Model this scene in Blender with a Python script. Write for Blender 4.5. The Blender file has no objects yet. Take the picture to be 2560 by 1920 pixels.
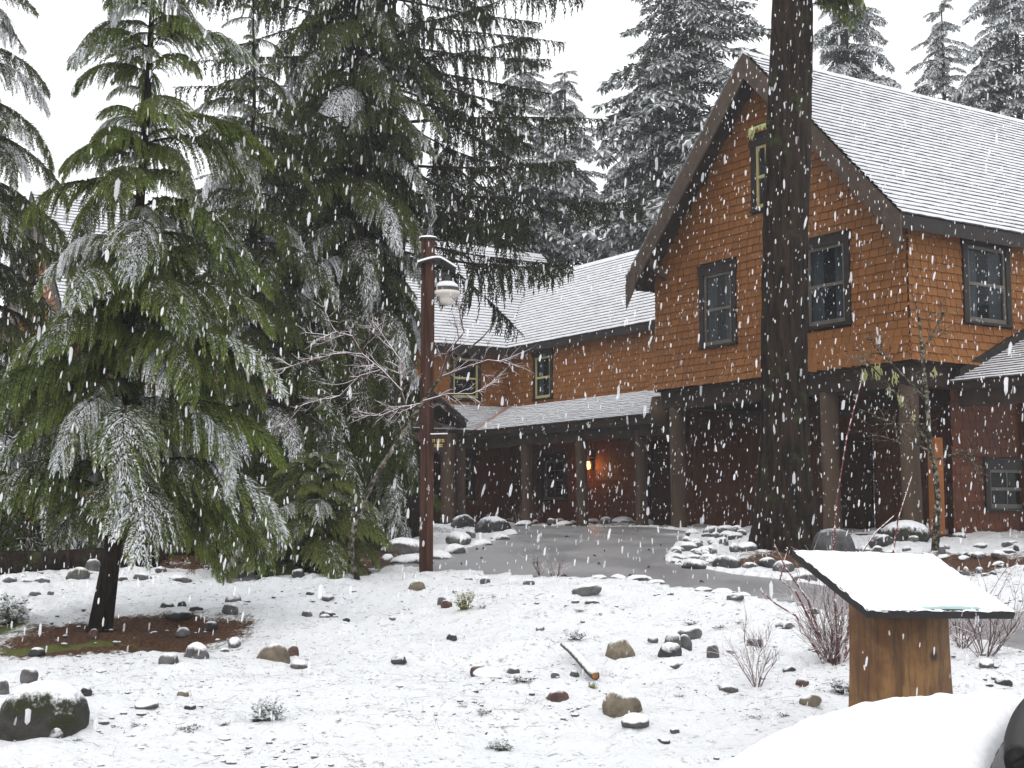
import bpy, bmesh, math, random
import numpy as np
from mathutils import Vector, Matrix, geometry

# ------------------------------------------------------------------ camera, sky, sun, exposure
SC = bpy.context.scene
COL = SC.collection
F_PX = 3361.0
PITCH = math.atan(325 / F_PX)
EYE = 1.6
cam_d = bpy.data.cameras.new('camera')
cam_d.sensor_width = 36.0
cam_d.lens = 36.0 * F_PX / 2560.0
cam_d.clip_start = 0.05
cam_d.clip_end = 3000
cam = bpy.data.objects.new('camera', cam_d)
COL.objects.link(cam)
cam.location = (0, 0, EYE)
cam.rotation_euler = (math.radians(90) + PITCH, 0, 0)
SC.camera = cam

SUN_EL, SUN_AZ = math.radians(48), math.radians(200)
world = bpy.data.worlds.new('World')
SC.world = world
world.use_nodes = True
wn, wl = world.node_tree.nodes, world.node_tree.links
wn.clear()
w_out = wn.new('ShaderNodeOutputWorld')
w_bg = wn.new('ShaderNodeBackground')
w_sky = wn.new('ShaderNodeTexSky')
w_sky.sky_type = 'NISHITA'
w_sky.sun_disc = False
w_sky.sun_elevation = SUN_EL
w_sky.sun_rotation = SUN_AZ
w_sky.dust_density = 6.0
w_mix = wn.new('ShaderNodeMixRGB')            # closed cloud cover over the clear sky
w_mix.inputs[0].default_value = 0.9
w_mix.inputs[2].default_value = (9.3, 9.4, 9.55, 1)
wl.new(w_sky.outputs[0], w_mix.inputs[1])
wl.new(w_mix.outputs[0], w_bg.inputs[0])
w_bg.inputs[1].default_value = 0.125
wl.new(w_bg.outputs[0], w_out.inputs[0])

sun_d = bpy.data.lights.new('sun', 'SUN')
sun_d.energy = 0.5
sun_d.angle = math.radians(45)
sun_d.color = (1.0, 0.97, 0.93)
sun = bpy.data.objects.new('sun', sun_d)
COL.objects.link(sun)
sun.rotation_euler = (math.radians(90) - SUN_EL, 0, math.radians(180) - SUN_AZ)

SC.view_settings.view_transform = 'Standard'
SC.view_settings.look = 'None'
SC.view_settings.exposure = 0.36
SC.view_settings.gamma = 1.0
SC.view_settings.use_curve_mapping = False
SC.render.engine = 'CYCLES'
SC.cycles.max_bounces = 6
SC.cycles.diffuse_bounces = 3
SC.cycles.glossy_bounces = 2
SC.cycles.transparent_max_bounces = 12
SC.cycles.volume_bounces = 1
SC.cycles.use_denoising = True

rnd = random.Random(7)
npr = np.random.RandomState(7)

# ------------------------------------------------------------------ helpers: pixels to directions
CP, SP = math.cos(PITCH), math.sin(PITCH)
def ray(x, y):
    u, v = (x - 1280) / F_PX, (960 - y) / F_PX
    return Vector((u, CP - v * SP, SP + v * CP))
def at(x, y, Y):
    d = ray(x, y)
    return Vector((0, 0, EYE)) + d * (Y / d.y)

# ------------------------------------------------------------------ helpers: noise, terrain height
def _hash(ix, iy, s):
    h = np.sin(ix * 127.1 + iy * 311.7 + s * 74.7) * 43758.5453
    return h - np.floor(h)
def vnoise(x, y, s=0.0):
    x = np.asarray(x, float); y = np.asarray(y, float)
    ix, iy = np.floor(x), np.floor(y)
    fx, fy = x - ix, y - iy
    fx = fx * fx * (3 - 2 * fx); fy = fy * fy * (3 - 2 * fy)
    a, b = _hash(ix, iy, s), _hash(ix + 1, iy, s)
    c, d = _hash(ix, iy + 1, s), _hash(ix + 1, iy + 1, s)
    return (a * (1 - fx) + b * fx) * (1 - fy) + (c * (1 - fx) + d * fx) * fy
def fbm(x, y, s=0.0, o=3):
    r, a, t = 0, 1.0, 0
    for i in range(o):
        r = r + a * vnoise(x * 2 ** i, y * 2 ** i, s + 3.1 * i); t += a; a *= .5
    return r / t
PROF_Y = np.array([-60, 5, 8.3, 10, 12, 15, 18, 20, 22, 24, 26, 30, 40, 80, 600])
PROF_Z = np.array([0, 0, .05, .17, .34, .58, .82, .97, 1.10, 1.20, 1.26, 1.30, 1.31, 1.6, 4.0])
def base_h(x, y):
    x = np.asarray(x, float); y = np.asarray(y, float)
    z = (np.interp(y, PROF_Y, PROF_Z) + np.interp(y - .8, PROF_Y, PROF_Z) + np.interp(y + .8, PROF_Y, PROF_Z)) / 3
    return z
def ground_pt(x, y):
    d = ray(x, y); t = 3.0
    for i in range(2400):
        P = d * t
        if P.z + EYE <= float(base_h(P.x, P.y)):
            break
        t += .025 if t < 45 else 1
    return Vector((P.x, P.y, float(base_h(P.x, P.y))))

# ------------------------------------------------------------------ helpers: objects
def tag(o, label=None, cat=None, group=None, kind=None):
    if label: o['label'] = label
    if cat: o['category'] = cat
    if group: o['group'] = group
    if kind: o['kind'] = kind
    return o
def empty(name, loc=(0, 0, 0), rz=0.0):
    o = bpy.data.objects.new(name, None)
    COL.objects.link(o); o.location = loc; o.rotation_euler = (0, 0, rz)
    o.empty_display_size = .1
    return o
def link(name, me, parent=None, mat=None):
    o = bpy.data.objects.new(name, me)
    COL.objects.link(o)
    if mat is not None and not me.materials: me.materials.append(mat)
    if parent is not None: o.parent = parent
    return o
def np_mesh(name, V, Q, mats=(), midx=None, attrs=None, smooth=False):
    """quads (N,4) or tris (N,3) from numpy"""
    me = bpy.data.meshes.new(name)
    V = np.asarray(V, np.float32); Q = np.asarray(Q, np.int32)
    k = Q.shape[1]
    me.vertices.add(len(V)); me.vertices.foreach_set('co', V.ravel())
    me.loops.add(Q.size); me.loops.foreach_set('vertex_index', Q.ravel())
    me.polygons.add(len(Q))
    me.polygons.foreach_set('loop_start', np.arange(0, Q.size, k, dtype=np.int32))
    for m in mats: me.materials.append(m)
    if midx is not None: me.polygons.foreach_set('material_index', np.asarray(midx, np.int32))
    me.polygons.foreach_set('use_smooth', np.full(len(Q), smooth))
    if attrs:
        for n, v in attrs.items():
            a = me.attributes.new(n, 'FLOAT', 'POINT')
            a.data.foreach_set('value', np.asarray(v, np.float32))
    me.update(calc_edges=True)
    me.validate()
    return me
class MB:
    def __init__(self): self.v = []; self.f = []; self.m = []
    def add(self, vs, fs, m=0):
        b = len(self.v); self.v += [tuple(p) for p in vs]
        self.f += [tuple(i + b for i in f) for f in fs]; self.m += [m] * len(fs)
        return self
    def box(self, p0, p1, m=0):
        x0, y0, z0 = [min(a, b) for a, b in zip(p0, p1)]; x1, y1, z1 = [max(a, b) for a, b in zip(p0, p1)]
        return self.add([(x0,y0,z0),(x1,y0,z0),(x1,y1,z0),(x0,y1,z0),(x0,y0,z1),(x1,y0,z1),(x1,y1,z1),(x0,y1,z1)],
                        [(0,3,2,1),(4,5,6,7),(0,1,5,4),(1,2,6,5),(2,3,7,6),(3,0,4,7)], m)
    def extrude(self, poly, vec, m=0):
        n = len(poly); vec = Vector(vec); P = [Vector(p) for p in poly]
        vs = P + [p + vec for p in P]
        fs = [tuple(range(n))[::-1], tuple(range(n, 2 * n))] + [(i, (i + 1) % n, n + (i + 1) % n, n + i) for i in range(n)]
        return self.add(vs, fs, m)
    def tube(self, pts, rad, n=8, m=0, cap=True, wob=0.0, rr=None):
        pts = [Vector(p) for p in pts]; b = len(self.v); k = len(pts)
        ref = Vector((0.13, 0.97, 0.2))
        for i, p in enumerate(pts):
            t = (pts[min(i + 1, k - 1)] - pts[max(i - 1, 0)]).normalized()
            if abs(t.dot(ref)) > .95: ref = Vector((1, 0, 0.1))
            a = t.cross(ref).normalized(); c = t.cross(a)
            r = rad[i] if hasattr(rad, '__len__') else rad
            for j in range(n):
                an = 2 * math.pi * j / n
                q = r * (1 + (wob * ((rr or rnd).random() - .5) if wob else 0))
                self.v.append(tuple(p + a * (math.cos(an) * q) + c * (math.sin(an) * q)))
        for i in range(k - 1):
            for j in range(n):
                self.f.append((b + i*n + j, b + i*n + (j+1) % n, b + (i+1)*n + (j+1) % n, b + (i+1)*n + j)); self.m.append(m)
        if cap:
            self.f.append(tuple(b + j for j in range(n))[::-1]); self.m.append(m)
            self.f.append(tuple(b + (k-1)*n + j for j in range(n))); self.m.append(m)
        return self
    def lathe(self, prof, n=24, m=0, c=(0, 0, 0)):
        b = len(self.v); k = len(prof)
        for r, z in prof:
            for j in range(n):
                a = 2 * math.pi * j / n
                self.v.append((c[0] + r * math.cos(a), c[1] + r * math.sin(a), c[2] + z))
        for i in range(k - 1):
            for j in range(n):
                self.f.append((b+i*n+j, b+i*n+(j+1) % n, b+(i+1)*n+(j+1) % n, b+(i+1)*n+j)); self.m.append(m)
        return self
    def build(self, name, mats, parent=None, smooth=False, bevel=0.0):
        me = bpy.data.meshes.new(name)
        me.from_pydata(self.v, [], self.f)
        for mm in (mats if isinstance(mats, (list, tuple)) else [mats]): me.materials.append(mm)
        me.polygons.foreach_set('material_index', self.m)
        me.polygons.foreach_set('use_smooth', [smooth] * len(self.f))
        me.validate(); me.update()
        o = link(name, me, parent)
        if bevel:
            md = o.modifiers.new('bevel', 'BEVEL'); md.width = bevel; md.segments = 2; md.limit_method = 'ANGLE'
        return o

# ------------------------------------------------------------------ materials
class NT:
    def __init__(self, name):
        self.mat = bpy.data.materials.new(name); self.mat.use_nodes = True
        self.t = self.mat.node_tree; self.N = self.t.nodes; self.L = self.t.links
        self.N.clear()
        self.out = self.N.new('ShaderNodeOutputMaterial')
        self.bsdf = self.N.new('ShaderNodeBsdfPrincipled')
        self.L.new(self.bsdf.outputs[0], self.out.inputs[0])
    def n(self, t, **kw):
        x = self.N.new(t)
        for k, v in kw.items(): setattr(x, k, v)
        return x
    def put(self, sock, v):
        if isinstance(v, bpy.types.NodeSocket): self.L.new(v, sock)
        elif isinstance(v, (tuple, list)) and len(v) == 3 and sock.type == 'RGBA': sock.default_value = (*v, 1)
        else: sock.default_value = v
    def math(self, op, a, b=0.0, c=0.0):
        x = self.n('ShaderNodeMath', operation=op); self.put(x.inputs[0], a); self.put(x.inputs[1], b)
        if op == 'MULTIPLY_ADD': self.put(x.inputs[2], c)
        return x.outputs[0]
    def mix(self, f, a, b):
        x = self.n('ShaderNodeMixRGB'); self.put(x.inputs[0], f); self.put(x.inputs[1], a); self.put(x.inputs[2], b)
        return x.outputs[0]
    def step(self, v, a, b, lo=0.0, hi=1.0):
        x = self.n('ShaderNodeMapRange', interpolation_type='SMOOTHSTEP')
        self.put(x.inputs[0], v); self.put(x.inputs[1], a); self.put(x.inputs[2], b); self.put(x.inputs[3], lo); self.put(x.inputs[4], hi)
        return x.outputs[0]
    def coord(self, kind='Object', scale=(1, 1, 1)):
        if kind == 'World': s = self.n('ShaderNodeNewGeometry').outputs['Position']
        else: s = self.n('ShaderNodeTexCoord').outputs[kind]
        m = self.n('ShaderNodeMapping'); self.L.new(s, m.inputs[0]); m.inputs[3].default_value = scale
        return m.outputs[0]
    def noise(self, vec, scale=5.0, detail=3.0, rough=.55, dist=0.0):
        x = self.n('ShaderNodeTexNoise'); self.L.new(vec, x.inputs['Vector'])
        x.inputs['Scale'].default_value = scale; x.inputs['Detail'].default_value = detail
        x.inputs['Roughness'].default_value = rough; x.inputs['Distortion'].default_value = dist
        return x.outputs[0]
    def attr(self, name): return self.n('ShaderNodeAttribute', attribute_name=name).outputs['Fac']
    def bump(self, h, strength=.3, dist=.02):
        b = self.n('ShaderNodeBump'); self.put(b.inputs['Height'], h)
        b.inputs['Strength'].default_value = strength; b.inputs['Distance'].default_value = dist
        self.L.new(b.outputs[0], self.bsdf.inputs['Normal'])
    def set(self, color=None, rough=None, spec=None, metal=None):
        if color is not None: self.put(self.bsdf.inputs['Base Color'], color)
        if rough is not None: self.put(self.bsdf.inputs['Roughness'], rough)
        if spec is not None: self.bsdf.inputs['Specular IOR Level'].default_value = spec
        if metal is not None: self.bsdf.inputs['Metallic'].default_value = metal
        return self.mat
    def up(self):
        g = self.n('ShaderNodeNewGeometry'); s = self.n('ShaderNodeSeparateXYZ')
        self.L.new(g.outputs['Normal'], s.inputs[0]); return s.outputs[2]
SNOW = (.86, .875, .90)

def mat_simple(name, col, rough=.7, spec=.3, var=.35, scale=6.0, stretch=(1, 1, 1), bump=.2, metal=0.0, kind='Object'):
    t = NT(name); c = t.coord(kind, stretch)
    f = t.noise(c, scale, 5, .6)
    k = 1 - var
    colr = t.mix(t.step(f, .3, .7), tuple(x * k for x in col), tuple(min(1, x * (1 + var * .6)) for x in col))
    if bump: t.bump(t.noise(c, scale * 3, 4), bump, .01)
    return t.set(colr, rough, spec, metal)
def mat_snowy(name, col, lo=.25, hi=.7, nz=.5, rough=.8, scale=9.0, moss=None, var=.4, stretch=(1, 1, 1), dirt=1.0):
    """a surface with snow lying where it faces up"""
    t = NT(name); c = t.coord('World'); c2 = t.coord('World', stretch)
    f1 = t.noise(c2, scale, 5, .65)
    base = t.mix(t.step(f1, .3, .7), tuple(x * (1 - var) for x in col), tuple(min(1, x * (1 + var)) for x in col))
    u = t.up()
    if moss is not None:
        mf = t.step(t.math('ADD', t.math('MULTIPLY', u, .35), t.noise(c, 3.5, 4)), .48, .62)
        base = t.mix(mf, base, moss)
    sf = t.step(t.math('ADD', u, t.math('MULTIPLY', t.math('SUBTRACT', t.noise(c, 16, 6, .75), .5), nz * 2.4)), lo, hi)
    colr = t.mix(sf, base, SNOW)
    t.bump(t.math('ADD', t.noise(c, 14, 6, .7), t.math('MULTIPLY', t.noise(c, 60, 4), .25)), .8, .035)
    return t.set(colr, t.step(sf, 0, 1, rough, .85), .3)
M = {}
def mat_foliage(name, dark, light, snow_gain=.8, lo=.45, hi=.75, snowc=SNOW, up=.30, bough=(.42, 1.5)):
    t = NT(name); c = t.coord('World')
    oi = t.n('ShaderNodeObjectInfo').outputs['Random']
    tint = t.math('ADD', t.math('MULTIPLY', t.attr('tint'), .7), t.math('MULTIPLY', oi, .3))
    base = t.mix(tint, dark, light)
    w1 = t.n('ShaderNodeTexWhiteNoise', noise_dimensions='1D'); t.put(w1.inputs['W'], oi)     # some boughs carry far more snow than others
    amt = t.math('MULTIPLY_ADD', t.math('POWER', w1.outputs['Value'], 1.8), bough[1], bough[0])
    s = t.math('ADD', t.math('MULTIPLY', t.math('MULTIPLY', t.attr('snow'), snow_gain), amt), t.math('MULTIPLY', t.up(), up))
    s = t.math('ADD', s, t.math('MULTIPLY', t.math('SUBTRACT', t.noise(c, 9.0, 4, .7), .5), .7))
    sf = t.step(s, lo, hi)
    colr = t.mix(sf, base, snowc)
    t.set(colr, .75, .2)
    tl = t.n('ShaderNodeBsdfTranslucent'); t.put(tl.inputs[0], colr); mx = t.n('ShaderNodeMixShader'); mx.inputs[0].default_value = .32
    t.L.new(t.bsdf.outputs[0], mx.inputs[1]); t.L.new(tl.outputs[0], mx.inputs[2]); t.L.new(mx.outputs[0], t.out.inputs[0])
    return t.mat
M['needles'] = mat_foliage('hemlock_needles', (.020, .037, .008), (.205, .262, .055), .95, .36, .85)
M['needles_fir'] = mat_foliage('fir_needles', (.013, .025, .007), (.135, .172, .040), .95, .38, .85)
M['needles_pale'] = mat_foliage('sapling_needles', (.05, .07, .018), (.26, .30, .085), .95, .40, .95)
M['needles_dark'] = mat_foliage('old_needles', (.010, .017, .008), (.045, .056, .022), .75, .62, 1.05)
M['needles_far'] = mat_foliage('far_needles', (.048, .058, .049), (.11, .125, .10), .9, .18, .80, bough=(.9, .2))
M['needles_brown'] = mat_foliage('dead_frond', (.09, .05, .015), (.22, .12, .035), .6, .62, .95)
def mat_bark(name, a, b, moss=0.0, scale=5.0):
    t = NT(name); c = t.coord('Object', (1, 1, .16)); cw = t.coord('Object')
    f = t.noise(c, scale * 2.2, 6, .65, .4)
    base = t.mix(t.step(f, .35, .65), a, b)
    if moss: base = t.mix(t.step(t.noise(cw, 2.4, 6, .7), .62 - moss * .25, .74 - moss * .2), base, (.030, .036, .011))
    t.bump(f, .9, .05)
    return t.set(base, .9, .15)
M['bark'] = mat_bark('bark', (.005, .0035, .0025), (.028, .017, .0115), .30)
M['bark_thin'] = mat_bark('bark_thin', (.007, .005, .004), (.025, .018, .013), .1, 9)
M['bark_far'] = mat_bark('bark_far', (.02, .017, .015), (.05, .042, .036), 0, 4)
M['twig_wood'] = mat_simple('twig_wood', (.035, .025, .018), .85, .2, .4, 20)

# snow ground
t = NT('snowy_ground'); cw = t.coord('World')
n_f = t.noise(cw, 26, 6, .7); n_m = t.noise(cw, 5.5, 5, .65); n_l = t.noise(cw, 1.1, 4, .6)
lit = t.attr('litter')
brown = t.mix(t.step(t.noise(cw, 34, 5, .7), .35, .66), (.035, .018, .010), (.15, .07, .035))
green = t.mix(n_f, (.04, .05, .012), (.17, .19, .04))
earth = t.mix(t.step(t.attr('moss'), .4, .7), brown, green)
bare = t.step(t.math('ADD', t.math('ADD', lit, t.math('MULTIPLY', t.math('SUBTRACT', n_f, .5), .75)), t.math('MULTIPLY', t.math('SUBTRACT', n_m, .5), .5)), .42, .62)
speck = t.step(t.math('ADD', t.math('MULTIPLY', t.noise(cw, 17, 5, .72), .75), t.math('MULTIPLY', n_m, .32)), .57, .68)
speck = t.math('MULTIPLY', speck, t.step(n_l, .30, .62, .35, .95))
specol = t.mix(t.noise(cw, 30, 2), (.10, .09, .07), (.42, .41, .38))
snowcol = t.mix(n_m, (.84, .86, .89), (.90, .91, .93))
col = t.mix(speck, snowcol, specol)
col = t.mix(bare, col, earth)
t.bump(t.math('ADD', t.math('MULTIPLY', n_f, .7), n_m), .9, .05)
M['ground'] = t.set(col, .85, .25)

t = NT('wet_asphalt'); cw = t.coord('World')
n1 = t.noise(cw, .9, 5, .6); n2 = t.noise(cw, 70, 4, .7); n3 = t.noise(cw, 7, 5, .7)
c = t.mix(t.step(n1, .3, .7), (.215, .212, .22), (.275, .273, .28))
c = t.mix(t.step(n2, .55, .75, 0, .35), c, (.30, .30, .30))
c = t.mix(t.step(t.math('ADD', t.attr('slush'), t.math('MULTIPLY', t.math('SUBTRACT', n3, .5), .9)), .45, .9), c, (.78, .79, .82))
t.bump(n2, .25, .006)
M['asphalt'] = t.set(c, t.step(n1, .3, .7, .28, .5), .45)

def mat_shingle(name, a, b, mode):
    t = NT(name); cw = t.coord('Object')
    r = t.n('ShaderNodeObjectInfo').outputs['Random'] if mode == 'obj' else t.attr('tint')
    g = t.noise(t.coord('Generated' if mode == 'obj' else 'Object', (1, 1, .15)), 30, 4, .6)
    base = t.mix(r, a, b)
    base = t.mix(t.math('MULTIPLY', t.step(g, .4, .75), .35), base, tuple(x * .55 for x in a))
    ww = t.noise(t.coord('World', (1, 1, .45)), 1.3, 5, .65)            # weathering: damp and faded patches
    base = t.mix(t.step(ww, .52, .78, 0, .32), base, tuple(x * .5 for x in a))
    base = t.mix(t.step(ww, .26, .42, .35, 0), base, (b[0] * 1.05, b[1] * 1.2, b[2] * 1.5))
    t.bump(g, .3, .004)
    return t.set(base, .7, .25)
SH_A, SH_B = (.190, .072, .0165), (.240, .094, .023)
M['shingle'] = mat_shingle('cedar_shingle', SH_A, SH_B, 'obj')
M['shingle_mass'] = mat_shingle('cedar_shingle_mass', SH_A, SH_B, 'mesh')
M['shingle_shaded'] = mat_shingle('cedar_shingle_shaded', (.088, .027, .010), (.122, .037, .013), 'mesh')  # same cedar on the ground floor walls, porch shade put into a darker colour
M['shingle_butt'] = mat_simple('shingle_butt', (.035, .012, .006), .9, .1, .2, 8)
M['wall_core'] = mat_simple('wall_core', (.028, .010, .005), .9, .1, .2, 8)
M['trim'] = mat_simple('brown_trim', (.080, .057, .043), .75, .2, .25, 5, (1, 1, 1), .1)
M['trim_dark'] = mat_simple('dark_trim', (.014, .009, .007), .6, .3, .3, 6)
M['soffit'] = mat_simple('soffit_boards', (.028, .018, .013), .8, .2, .3, 6)
M['door_brown'] = mat_simple('door_brown', (.040, .017, .010), .8, .1, .3, 5, (1, 1, .2))
M['log_post'] = mat_simple('log_post', (.075, .050, .034), .8, .2, .35, 3, (1, 1, .12), .2)
M['beam'] = mat_simple('beam', (.034, .023, .017), .8, .2, .3, 4)
M['sash_yellow'] = mat_simple('cream_yellow_paint', (.40, .33, .15), .5, .4, .12, 8)
M['sash_dark'] = mat_simple('sash_grey', (.10, .088, .075), .5, .4, .2, 8)
M['curtain'] = mat_simple('curtain', (.42, .44, .46), .9, .1, .1, 8)
M['room_dark'] = mat_simple('dark_room', (.012, .011, .011), .9, .1, .1, 3)
t = NT('window_glass')
t.set((.02, .022, .025), .06, .5)
tr = t.n('ShaderNodeBsdfTransparent'); tr.inputs[0].default_value = (.62, .66, .68, 1)
mx = t.n('ShaderNodeMixShader'); mx.inputs[0].default_value = .22
t.L.new(tr.outputs[0], mx.inputs[1]); t.L.new(t.bsdf.outputs[0], mx.inputs[2]); t.L.new(mx.outputs[0], t.out.inputs[0])
M['glass'] = t.mat
t = NT('roof_snow'); cw = t.coord('Object')
f = t.noise(cw, 14, 6, .75); g = t.noise(cw, 1.3, 4, .6)
t.bump(t.noise(cw, 30, 4), .5, .02)
M['roof_snow'] = t.set(t.mix(t.step(t.math('ADD', f, t.math('MULTIPLY', g, .45)), .74, .92, 0, .5), (.70, .71, .74), (.30, .295, .30)), .85, .2)
M['roof_butt'] = mat_simple('roof_shingle_butt', (.09, .087, .087), .85, .2, .5, 20)
M['flashing'] = mat_simple('copper_flashing', (.30, .20, .18), .6, .3, .3, 8)
M['snow'] = None
t = NT('fresh_snow'); cw = t.coord('World')
t.bump(t.math('ADD', t.noise(cw, 22, 5, .6), t.math('MULTIPLY', t.noise(cw, 90, 3), .3)), .35, .02)
M['snow'] = t.set(t.mix(t.noise(cw, 4), (.86, .875, .90), (.90, .91, .925)), .85, .25)
ROCK = {
 'grey': mat_snowy('grey_stone', (.10, .097, .096), .38, .80, .42),
 'dark': mat_snowy('dark_stone', (.045, .045, .046), .44, .88, .42),
 'tan': mat_snowy('tan_stone', (.165, .138, .10), .48, .92, .42),
 'red': mat_snowy('reddish_stone', (.10, .058, .048), .50, .9, .42),
 'snowy': mat_snowy('snow_covered_stone', (.10, .097, .094), .12, .5, .4),
 'mossy': mat_snowy('mossy_boulder', (.035, .033, .03), .35, .75, .55, moss=(.022, .025, .009)),
 'smooth': mat_snowy('smooth_boulder', (.085, .086, .09), .72, 1.15, .35),
}

# ------------------------------------------------------------------ ground and path
PATH_PX = [(975,1413),(1083,1431),(1239,1436),(1394,1447),(1550,1453),(1670,1472),(1844,1499),(1949,1511),(2130,1547),(2380,1590),(2560,1645),(2850,1745),
           (2850,1570),(2560,1532),(2380,1506),(2130,1476),(1933,1447),(1844,1437),(1700,1412),(1660,1400),(1674,1375),(1726,1345),(1712,1327),(1620,1319.5),
           (1258,1314.5),(1289,1327),(1250,1350),(1140,1381),(1015,1403)]
PATH = [ground_pt(*p) for p in PATH_PX]
pp = np.array([(p.x, p.y) for p in PATH])
def in_poly(x, y, P):
    r = np.zeros(np.shape(x), bool); n = len(P); j = n - 1
    for i in range(n):
        c = ((P[i, 1] > y) != (P[j, 1] > y)) & (x < (P[j, 0] - P[i, 0]) * (y - P[i, 1]) / (P[j, 1] - P[i, 1] + 1e-12) + P[i, 0])
        r ^= c; j = i
    return r
def poly_dist(x, y, P):
    d = np.full(np.shape(x), 1e9); n = len(P)
    for i in range(n):
        a, b = P[i], P[(i + 1) % n]; e = b - a
        tt = np.clip(((x - a[0]) * e[0] + (y - a[1]) * e[1]) / (e @ e), 0, 1)
        d = np.minimum(d, np.hypot(x - a[0] - tt * e[0], y - a[1] - tt * e[1]))
    return d
def ell(x, y, c, rx, ry, a=0.0):
    dx, dy = x - c[0], y - c[1]
    ca, sa = math.cos(a), math.sin(a)
    return np.sqrt(((dx * ca + dy * sa) / rx) ** 2 + ((-dx * sa + dy * ca) / ry) ** 2)
def covers(x, y):
    """where the snow cover is broken: litter and moss amounts, 0..1"""
    wob = (fbm(x * 1.3, y * 1.3, 5) - .5) * .9
    tb = ground_pt(300, 1590)
    e1 = ell(x, y, (tb.x + .10, tb.y), 1.55, 1.25) + wob * .7
    lit = np.clip(1.35 - e1, 0, 1)
    tr = ground_pt(1975, 1395)
    e2 = ell(x, y, (tr.x + 1.1, tr.y - .5), 3.4, 1.7) + wob
    lit = np.maximum(lit, np.clip(1.2 - e2, 0, .9))
    far = ground_pt(2500, 1400)
    lit = np.maximum(lit, np.clip(.95 - ell(x, y, (far.x, far.y), 3.0, 2.6) - wob, 0, .52))
    wood = (y > 18.6 + .3 * np.sin(x * 1.7)) & (x < -1.6 - (y - 18) * .03)
    lit = np.maximum(lit, np.where(wood, .62 + wob * .6, 0))
    lit = np.maximum(lit, np.where((y > 25.3) & (x > -3), .45 + wob * .5, 0))
    moss = np.clip(1.3 - ell(x, y, (tb.x - .35, tb.y - .72), 1.0, .16) - wob * .2, 0, 1)
    moss = np.maximum(moss, np.clip(1.2 - ell(x, y, (tb.x - 1.35, tb.y + .3), .6, .9), 0, 1))
    lit = np.maximum(lit, np.clip(1.15 - ell(x, y, (tb.x - 1.5, tb.y + .25), .75, .9) - wob * .6, 0, 1))
    return lit, moss
def rough_h(x, y):
    k = np.clip(y / 9, .5, 1.4)
    z = (fbm(x * 1.1, y * 1.1, 1, 3) - .5) * .16 + (fbm(x * 5.5, y * 5.5, 2, 3) - .5) * .062 + (vnoise(x * 15, y * 15, 9) - .5) * .026
    return z * k
rows = np.concatenate([np.linspace(-40, .5, 8), np.geomspace(1.0, 62, 430), np.geomspace(66, 520, 14)])
cc = np.concatenate([-np.geomspace(9, .47, 26), np.linspace(-.46, .46, 440), np.geomspace(.47, 9, 26)])
gx = cc[None, :] * (np.maximum(rows, 3.5)[:, None] + 1.5)
gy = np.repeat(rows[:, None], len(cc), 1)
inside = in_poly(gx, gy, pp); dpath = poly_dist(gx, gy, pp)
gz = base_h(gx, gy) + rough_h(gx, gy) * np.where(inside, 0, np.clip(.35 + dpath / .7, .35, 1))
gz = np.where(inside, base_h(gx, gy) - .05, gz + np.clip(.05 - dpath * .12, 0, .05))
lit, moss = covers(gx, gy)
gz = gz - np.clip(lit - .4, 0, .4) * .05
nr, nc = gx.shape
idx = np.arange(nr * nc).reshape(nr, nc)
Q = np.stack([idx[:-1, :-1], idx[:-1, 1:], idx[1:, 1:], idx[1:, :-1]], -1).reshape(-1, 4)
V = np.stack([gx, gy, gz], -1).reshape(-1, 3)
g_me = np_mesh('ground', V, Q, [M['ground']], attrs={'litter': lit.ravel(), 'moss': moss.ravel()}, smooth=True)
tag(link('ground', g_me), 'snow covered ground with leaf litter showing through', kind='structure')
def top_h(x, y):
    return float(base_h(x, y) + rough_h(np.array(x), np.array(y)))
# path
bnd = []
for i in range(len(PATH)):
    a, b = PATH[i], PATH[(i + 1) % len(PATH)]
    n = max(1, int((b - a).length / .35))
    for k in range(n):
        p = a.lerp(b, k / n)
        bnd.append(Vector((p.x + rnd.uniform(-.06, .06), p.y + rnd.uniform(-.06, .06))))
inner = [Vector((x, y)) for x in np.arange(-6, 13, .45) for y in np.arange(8, 36, .45)]
ia = np.array([(p.x, p.y) for p in inner]); ba = np.array([(p.x, p.y) for p in bnd])
ok = in_poly(ia[:, 0], ia[:, 1], ba) & (poly_dist(ia[:, 0], ia[:, 1], ba) > .15)
pts2 = bnd + [inner[i] for i in np.where(ok)[0]]
cd = geometry.delaunay_2d_cdt(pts2, [(i, (i + 1) % len(bnd)) for i in range(len(bnd))], [], 1, 1e-4)
pv = np.array([(p.x, p.y) for p in cd[0]])
tri = [f for f in cd[2] if len(f) == 3]
pf = np.array([f for f in tri if in_poly(np.array([pv[list(f), 0].mean()]), np.array([pv[list(f), 1].mean()]), ba)[0]])
pz = base_h(pv[:, 0], pv[:, 1]) + .012 + (fbm(pv[:, 0] * .5, pv[:, 1] * .5, 4) - .5) * .03
sl_c = ground_pt(1705, 1338)
slush = np.clip(.85 - ell(pv[:, 0], pv[:, 1], (sl_c.x, sl_c.y), 1.3, 2.2) * .75, 0, 1)
ed = poly_dist(pv[:, 0], pv[:, 1], ba)
slush = np.maximum(slush, np.clip(.34 - ed * 1.2, 0, .34))
tag(link('path', np_mesh('path', np.c_[pv, pz], pf, [M['asphalt']], attrs={'slush': slush}, smooth=True)), 'wet grey asphalt path', kind='structure')

# ------------------------------------------------------------------ the lodge
ANG = math.radians(33.0)
ZB = 1.3
c_r = ray(2275, 898)
LC = Vector((c_r.x / c_r.y * 23.0, 23.0, ZB))
lodge = empty('lodge', LC, ANG)
tag(lodge, 'large shingled lodge with snowy gabled roofs and porch behind the path', 'building')
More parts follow.
